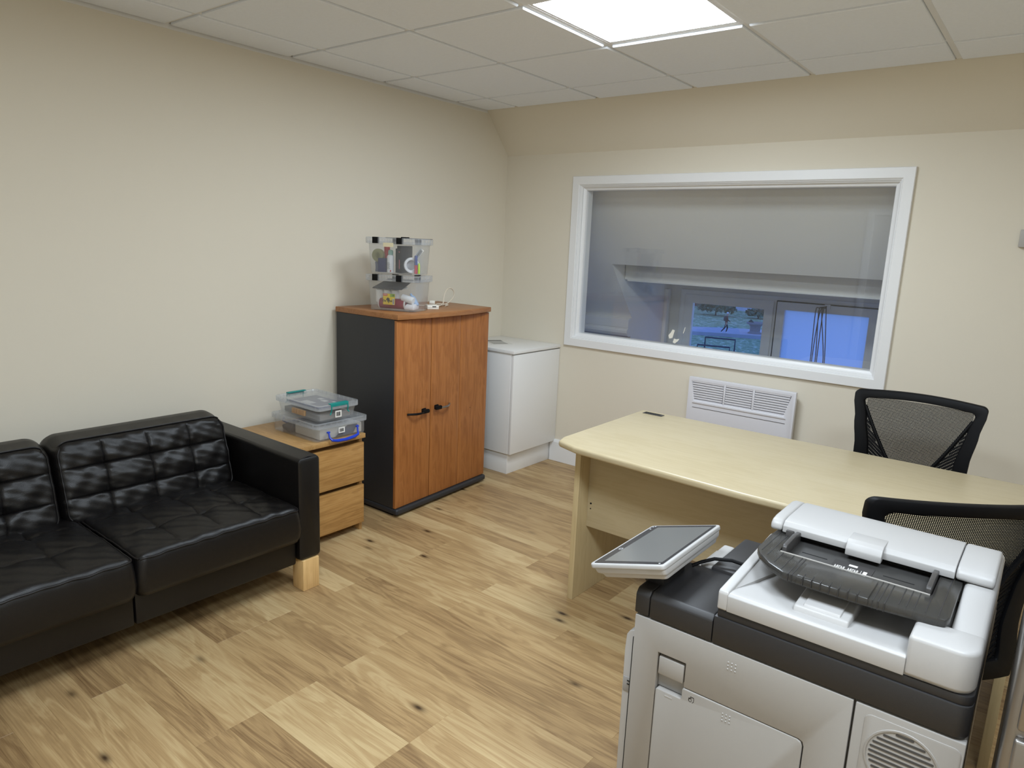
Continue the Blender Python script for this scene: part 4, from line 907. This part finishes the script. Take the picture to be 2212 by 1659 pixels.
part(G().tube([M3 @ Vector(p) for p in hd2], .005, 8), 'handle', M_blue, t3)
for sx in (1, -1):
    part(G().prism([(sx * .180, .072), (sx * .1815, .088), (sx * .160, .089), (sx * .160, .0845), (sx * .176, .083)], -.052, .052, 'Y').xf(M4), 'clip_bar', M_teal, t4, .001)
    for y in (-.048, .048): part(G().tube([M4 @ Vector(p) for p in ((sx * .180, y, .078), (sx * .182, y, .060), (sx * .176, y, .045), (sx * .180, y - .008 * (1 if y < 0 else -1), .036))], .003, 6), 'clip_arm', M_teal, t4)
for M, x, par in ((M4, .1775, t4), (M3, .1840, t3)):
    sk = part(G().box(x - .0004, -.025, .018 if M is M4 else .028, x + .0006, .012, .050 if M is M4 else .056).xf(M), 'sticker', M_paper, par, smooth=0)
    for k in range(5): part(G().box(x + .0006, -.019 + k * .005, .024 if M is M4 else .034, x + .001, -.016 + k * .005 + (.001 if k % 2 else 0), .044 if M is M4 else .050).xf(M), 'barcode_bar', M_icon, sk, smooth=0)
    if M is M3: pass
bk = thing('booklet', 'dark blue grey booklet with pale print in the teal-clipped box', 'booklet', tuple(M4 @ Vector((0, 0, .03))))
part(G().box(-.12, -.085, .050, .135, .085, .064).xf(M4), 'cover', pbr('slate_card', (88, 92, 112), .5), bk, .002)
for k in range(9): part(G().box(-.05 + k * .0085, -.06, .064, -.046 + k * .0085, -.02, .0645).xf(M4), 'print_mark', M_print, bk, smooth=0)
for (x, y, a, b) in ((-.045, .035, .03, .022), (.0, .02, .035, .026), (.055, .045, .04, .016)): part(G().box(x, y, .064, x + a, y + b, .0645).xf(M4), 'print_block', M_print, bk, smooth=0)
solid('grey_tray', 'grey card sheets lying in the bottom of the teal-clipped box', 'card', G().box(-.14, -.09, .006, .145, .09, .030).xf(M4), pbr('grey_card', (150, 148, 146), .6))
for k in range(5): solid('wood_block', ('first', 'second', 'third', 'fourth', 'fifth')[k] + ' orange wooden block from the wall end in the teal-clipped box', 'block', G().box(-.062 + k * .021, -.1035, .012, -.043 + k * .021, -.0925, .038).xf(M4), pbr('orange_wood', (214, 160, 92), .5), 'orange wooden blocks in a row')
solid('paper_stack', 'stack of pale papers in the flat blue-handled box', 'paper', G().box(-.03, -.12, .007, .165, .13, .055).xf(M3), pbr('pale_paper', (196, 192, 184), .7))
solid('dark_cloth', 'dark grey bundle in the flat blue-handled box', 'cloth', G().loft([[(-.12, -.13, .007), (-.05, -.135, .007), (-.05, .05, .007), (-.12, .05, .007)], [(-.125, -.135, .03), (-.045, -.138, .026), (-.045, .05, .03), (-.12, .05, .034)], [(-.10, -.11, .046), (-.06, -.11, .042), (-.06, .03, .044), (-.10, .03, .048)]]).xf(M3), pbr('grey_cloth', (84, 82, 84), .8), None, .005)
lfM = M3; solid('dark_leaflet', 'dark printed leaflet seen behind the blue handle', 'leaflet', G().prism([(-.03, .010), (.075, .010), (.10, .052), (.04, .055)], .168, .1695, 'X').xf(M3), pbr('slate_print', (96, 96, 100), .5), None, 0)

# white power adapter with its looped lead
ad = thing('power_adapter', 'white power adapter with looped cable on the tall cabinet', 'adapter', (.385, -1.10, 1.0962))
AM = Matrix.Translation((.385, -1.100, 1.0962)) @ Matrix.Rotation(math.radians(62), 4, 'Z')
M_cream = pbr('cream_plastic', (232, 228, 216), .4)
part(G().box(-.034, -.030, 0, .034, .030, .022).xf(AM), 'case', M_cream, ad, .003)
part(G().box(-.005, -.0308, .012, .017, -.0296, .017).xf(AM), 'port', M_dark, ad, smooth=0); part(G().box(-.0342, -.0303, .0098, .0342, -.0297, .0106).xf(AM), 'seam', M_ink, ad, smooth=0)
M_lead = pbr('cream_cable', (214, 202, 182), .5)
lp = [(.385, -1.065, 1.106), (.345, -1.02, 1.103), (.31, -.96, 1.101), (.285, -.905, 1.110), (.27, -.885, 1.138), (.262, -.865, 1.170), (.255, -.832, 1.194), (.25, -.795, 1.192), (.25, -.775, 1.170), (.252, -.782, 1.140), (.258, -.82, 1.115), (.27, -.87, 1.103), (.29, -.93, 1.101), (.27, -1.0, 1.101), (.24, -1.06, 1.101), (.25, -1.12, 1.101), (.30, -1.15, 1.101)]
def smooth_path(pts, k=5):
    P = [Vector(p) for p in pts]; out = []
    for i in range(len(P) - 1):
        p0, p1, p2, p3 = P[max(i - 1, 0)], P[i], P[i + 1], P[min(i + 2, len(P) - 1)]
        for j in range(k):
            t = j / k; out.append(.5 * ((2 * p1) + (p2 - p0) * t + (2 * p0 - 5 * p1 + 4 * p2 - p3) * t * t + (3 * p1 - p0 - 3 * p2 + p3) * t ** 3))
    return out + [P[-1]]
part(G().tube(smooth_path(lp), .0036, 8), 'cable', M_lead, ad)
part(G().tube(smooth_path([(.35, -1.07, 1.101), (.30, -.99, 1.103), (.27, -.93, 1.108), (.30, -.88, 1.103), (.33, -.93, 1.101)]), .0034, 8), 'cable', M_lead, ad)
part(G().box(-.016, -.012, 0, .016, .012, .026).xf(Matrix.Translation((.29, -1.0, 1.104)) @ Matrix.Rotation(.7, 4, 'Z') @ Matrix.Rotation(.5, 4, 'X')), 'plug', M_cream, ad, .003)

# ================================================================== small things on walls and windows
tag(bx('wall_control', (2.972, -.028, 1.555, 3.06, 0, 1.632), pbr('control_grey', (176, 172, 166), .5), None, .003), 'small grey wall control on the back wall at the picture edge', 'wall control')
M_scrap = pbr('scrap_paper', (232, 228, 216), .8)
for k, (cx, cz, pts, lab) in enumerate(((1.312, .972, [(-.012, -.028), (.008, -.022), (.020, .026), (.004, .030), (-.004, .012), (-.020, -.008)], 'largest torn white tape scrap stuck to the internal window'),
                                       (1.342, .938, [(-.018, -.014), (-.004, -.020), (.016, -.004), (.024, .012), (.004, .006), (-.010, .010)], 'torn white tape scrap low on the internal window'),
                                       (1.392, 1.006, [(-.006, -.020), (-.002, -.020), (.007, .014), (.005, .020)], 'thin sliver of white tape on the internal window'))):
    tag(part(G().prism([(cx + a, cz + b) for a, b in pts], .0448, .0458, 'Y'), 'tape_scrap', M_scrap, smooth=0), lab, 'tape')
# cable hung over the latch of the outside window
hc = []
for k, (xb, zb) in enumerate(((1.748, .52), (1.782, .50), (1.836, .53))):
    xt = 1.738 + .022 * k
    hc += [(1.80, 1.542, 1.118), (xt + .02, 1.530, 1.108), (xt, 1.528, 1.075), (xb - .006, 1.535, .75), (xb - .008, 1.54, zb + .02), (xb, 1.54, zb), (xb + .008, 1.54, zb + .02), (xb + .004, 1.535, .75), (xt + .03, 1.528, 1.075), (1.806, 1.535, 1.118)]
tag(part(G().tube(smooth_path(hc, 4), .0034, 6), 'hanging_cable', pbr('cable_brown', (74, 66, 60), .6)), 'dark cable hung in loops over the latch of the frosted window', 'cable')

# ================================================================== outside, one storey and more below
GZ = -5.1
t = NT('grass_lawn'); tc = t.add('ShaderNodeTexCoord'); nz = t.add('ShaderNodeTexNoise'); nz.inputs['Scale'].default_value = 2.4; nz.inputs['Detail'].default_value = 8; nz.inputs['Roughness'].default_value = .85
t.link(tc.outputs['Object'], nz.inputs['Vector']); rp = t.add('ShaderNodeValToRGB'); e = rp.color_ramp.elements
e[0].position = .38; e[0].color = c4((88, 116, 82)); e[1].position = .62; e[1].color = c4((240, 240, 226)); x_ = e.new(.53); x_.color = c4((146, 170, 118))
t.link(nz.outputs['Fac'], rp.inputs['Fac']); t.link(rp.outputs[0], t.b.inputs['Base Color']); t.b.inputs['Roughness'].default_value = .9
M_grass = t.m
gr = part(G().grid(lambda u, v: (-90 + 150 * u, 6 + 130 * v, GZ + .15 * math.sin(9 * u) * math.sin(7 * v)), 24, 24), 'lawn', M_grass, smooth=0)
gr['kind'] = 'structure'; gr['label'] = 'grass lawn strewn with leaves outside the window'
M_path = pbr('pale_paving', (176, 176, 180), .7, var=.12, vscale=2)
pa = part(G().loft([[(-40, 44.0, GZ - .4), (-24, 48.2, GZ - .4), (-18.5, 51.0, GZ - .4), (-15.0, 52.5, GZ - .4), (-8, 54, GZ - .4), (6, 54, GZ - .4), (6, 56.5, GZ - .4), (-8, 57.5, GZ - .4), (-16.5, 57.5, GZ - .4), (-20, 55.2, GZ - .4), (-25, 51, GZ - .4), (-40, 47, GZ - .4)],
                    [(-40, 44.0, GZ + .2), (-24, 48.2, GZ + .2), (-18.5, 51.0, GZ + .2), (-15.0, 52.5, GZ + .2), (-8, 54, GZ + .2), (6, 54, GZ + .2), (6, 56.5, GZ + .2), (-8, 57.5, GZ + .2), (-16.5, 57.5, GZ + .2), (-20, 55.2, GZ + .2), (-25, 51, GZ + .2), (-40, 47, GZ + .2)]]), 'path', M_path, smooth=0)
pa['kind'] = 'structure'; pa['label'] = 'pale paved path across the lawn'
# passer-by seen from the side, walking, rucksack on the back
def person():
    me = bpy.data.meshes.new('person'); bm = bmesh.new(); sk = {}
    J = {'pelvis': (0, 0, .92, .125), 'waist': (0, 0, 1.08, .115), 'chest': (.01, 0, 1.30, .145), 'neck': (.03, 0, 1.45, .055), 'head0': (.05, 0, 1.53, .075), 'head1': (.065, 0, 1.62, .092), 'head2': (.05, 0, 1.68, .07), 'nose': (.145, 0, 1.59, .018),
         'hipL': (.0, .09, .88, .09), 'kneeL': (.16, .09, .50, .060), 'ankL': (.06, .09, .10, .040), 'toeL': (.20, .09, .05, .035),
         'hipR': (.0, -.09, .88, .09), 'kneeR': (-.10, -.09, .50, .060), 'ankR': (-.36, -.09, .18, .040), 'toeR': (-.28, -.09, .06, .035),
         'shL': (.0, .17, 1.38, .06), 'elL': (-.10, .21, 1.12, .045), 'haL': (.08, .20, .96, .03), 'fiL': (.13, .20, .90, .016), 'thL': (.12, .18, .94, .012),
         'shR': (.0, -.17, 1.38, .06), 'elR': (.06, -.21, 1.12, .045), 'haR': (.24, -.20, 1.0, .03), 'fiR': (.30, -.20, .96, .016), 'thR': (.28, -.18, 1.0, .012)}
    E = [('pelvis', 'waist'), ('waist', 'chest'), ('chest', 'neck'), ('neck', 'head0'), ('head0', 'head1'), ('head1', 'head2'), ('head1', 'nose'), ('pelvis', 'hipL'), ('hipL', 'kneeL'), ('kneeL', 'ankL'), ('ankL', 'toeL'), ('pelvis', 'hipR'), ('hipR', 'kneeR'), ('kneeR', 'ankR'), ('ankR', 'toeR'),
         ('chest', 'shL'), ('shL', 'elL'), ('elL', 'haL'), ('haL', 'fiL'), ('haL', 'thL'), ('chest', 'shR'), ('shR', 'elR'), ('elR', 'haR'), ('haR', 'fiR'), ('haR', 'thR')]
    names = list(J)
    me.from_pydata([J[n][:3] for n in names], [(names.index(a), names.index(b)) for a, b in E], []); bm.free()
    o = bpy.data.objects.new('person_tmp', me); COL.objects.link(o)
    md = o.modifiers.new('skin', 'SKIN')
    for i, n in enumerate(names):
        v = me.skin_vertices[0].data[i]; v.radius = (J[n][3], J[n][3]); v.use_root = (n == 'pelvis')
    o.modifiers.new('sub', 'SUBSURF').levels = 2; o.modifiers['sub'].render_levels = 2
    bpy.context.view_layer.update()
    m2 = bpy.data.meshes.new_from_object(o.evaluated_get(bpy.context.evaluated_depsgraph_get()))
    bpy.data.objects.remove(o)
    m2.shade_smooth()
    for m in (pbr('coat_maroon', (92, 44, 48), .8), pbr('trousers_dark', (30, 32, 44), .8), pbr('skin_tone', (196, 150, 124), .6), pbr('shoe_white', (232, 232, 232), .6)): m2.materials.append(m)
    for p in m2.polygons:
        c = p.center
        p.material_index = 2 if c.z > 1.455 or (abs(c.y) > .15 and c.z < 1.01) else (0 if c.z > .84 else (1 if c.z > .16 or c.x < -.3 and c.z > .2 else 3))
    return m2
pm = person(); root = bpy.data.objects.new('person', None); COL.objects.link(root); PO['person'] = Vector((0, 0, 0))
tag(root, 'person in a dark coat with a rucksack walking along the path outside', 'person')
bo = bpy.data.objects.new('body', pm); COL.objects.link(bo); bo.parent = root
part(G().loft([[(-.06 - q * .6, y, z) for y, z in rrect(-.15 + q * .2, 1.02 + q * .15, .15 - q * .2, 1.42 - q * .2, .05, 3)] for q in (0, .12, .22, .26)]), 'rucksack', pbr('rucksack_dark', (36, 42, 60), .8), root)
part(G().lathe([(.088, 1.63), (.094, 1.65), (.085, 1.70), (.05, 1.735), (.01, 1.742)], (.045, 0, 0), 16), 'cap', pbr('cap_white', (230, 230, 232), .7), root)
root.location = (-18.1, 50.9, GZ + .2); root.rotation_euler = (0, 0, math.radians(35))
# stone font and low metal barrier
sf = thing('stone_urn', 'round grey stone urn on a plinth beside the path outside', 'urn', (-16.6, 53.4, GZ + .17))
part(G().lathe([(.55, 0), (.55, .10), (.46, .14), (.40, .22), (.42, .60), (.50, .72), (.70, .80), (.72, .94), (.64, .96), (.56, .86), (.05, .84)], (-16.6, 53.4, GZ + .17), 20), 'basin', pbr('weathered_stone', (138, 136, 132), .9, var=.2, vscale=8), sf)
part(G().loft([[(-17.0 + .25 * math.cos(a) * k, 53.4 + .2 * math.sin(a) * k, z) for a in [2 * PI * i / 10 for i in range(10)]] for z, k in ((GZ + 1.0, .7), (GZ + 1.10, 1), (GZ + 1.22, .5), (GZ + 1.30, .2))]), 'plants', pbr('plant_dark', (44, 58, 52), .9), sf)
bn = thing('metal_barrier', 'dark metal hoop barrier on the grass outside', 'barrier', (-14.2, 40, GZ + .05))
M_bar = pbr('barrier_blue', (34, 40, 66), .6)
part(G().tube([(-15.17, 40, GZ), (-15.17, 40, -4.0), (-13.16, 40, -3.96), (-13.16, 40, GZ)], .055, 8), 'hoop', M_bar, bn)
part(G().tube([(-15.5, 39.6, GZ), (-15.5, 39.6, -4.50), (-13.32, 39.6, -4.44), (-13.32, 39.6, GZ)], .05, 8), 'hoop', M_bar, bn)
# trees, hedge and brick house at the back of the park
M_bark = pbr('tree_bark', (66, 58, 52), .9, var=.2); M_leaf = pbr('hedge_leaf', (84, 108, 84), .9, var=.5, vscale=3)
def leafy(name, label, c, rx, ry, rz, n, seed):
    rg = random.Random(seed); tr_ = thing(name, label, 'bush' if rz < 3 else 'tree', c, 'bushes at the back of the park' if rz < 3 else 'trees at the back of the park'); g = G()
    for i in range(n):
        a, b = rg.uniform(0, 2 * PI), rg.uniform(-.6, 1.4); rr_ = rg.uniform(.55, 1.0)
        p = Vector((c[0] + rx * rr_ * math.cos(a) * math.cos(b), c[1] + ry * rr_ * math.sin(a) * math.cos(b), c[2] + rz * (.55 + .5 * rr_ * math.sin(b))))
        u = Vector((rg.uniform(-1, 1), rg.uniform(-1, 1), rg.uniform(-1, 1))).normalized(); w = u.orthogonal().normalized(); s_ = rg.uniform(.12, .3) 
        g.q([p - u * s_, p + w * s_ * .5, p + u * s_, p - w * s_ * .5], [(0, 1, 2, 3)])
    part(g, 'foliage', M_leaf, tr_, smooth=0, kind='stuff')
    part(G().tube([(c[0], c[1], GZ - .1), (c[0] + .05, c[1], c[2] + rz * .9)], [.22 if rz > 3 else .08, .05], 8), 'trunk', M_bark, tr_)
leafy('park_bush', 'rounded bush behind the walking person outside', (-26.0, 68, GZ), 2.2, 1.2, 1.5, 500, 1)
leafy('park_bush', 'low wide bush left of the pale house wall outside', (-21.8, 69, GZ), 1.4, 1.0, 1.0, 300, 2)
leafy('park_bush', 'bush at the far end of the lawn by the tree trunk outside', (-30.6, 68, GZ), 1.6, 1.0, 1.4, 360, 3)
tk = thing('park_tree', 'bare dark tree trunk at the edge of the window view', 'tree', (-27.4, 64, GZ))
part(G().tube([(-27.4, 64, GZ - .1), (-27.35, 64, -2.5), (-27.5, 64, 1.5), (-27.2, 64, 5)], [.55, .42, .36, .2], 10), 'trunk', M_bark, tk)
for a in range(5): part(G().tube([(-27.4, 64, 1.0 + a * .6), (-27.4 + 1.6 * math.cos(a * 2.2), 64 + math.sin(a * 2.2), 3.2 + a * .6)], [.14, .04], 6), 'branch', M_bark, tk)
hs = thing('brick_house', 'red brick house with a pale rendered bay behind the park', 'building', (-26, 80, GZ))
M_brick = pbr('red_brick', (128, 74, 66), .9, var=.15, vscale=5)
bx('wall', (-44, 78, GZ, -18, 86, 1.5), M_brick, hs); bx('rendered_bay', (-27.2, 76.8, GZ, -24.8, 78, 1.5), pbr('pale_render', (206, 204, 206), .8), hs)
for x in (-33.5, -30.2, -22.2): w_ = bx('window', (x, 77.9, GZ + 1.0, x + 1.5, 78.05, GZ + 2.6), M_white, hs); bx('pane', (x + .12, 77.86, GZ + 1.1, x + 1.38, 77.9, GZ + 2.5), pbr('house_pane', (40, 46, 60), .1), w_)
part(G().prism([(-44.5, 1.5), (-17.5, 1.5), (-31, 6)], 77.5, 86.5, 'Y'), 'roof', pbr('slate_roof', (70, 70, 78), .8), hs)
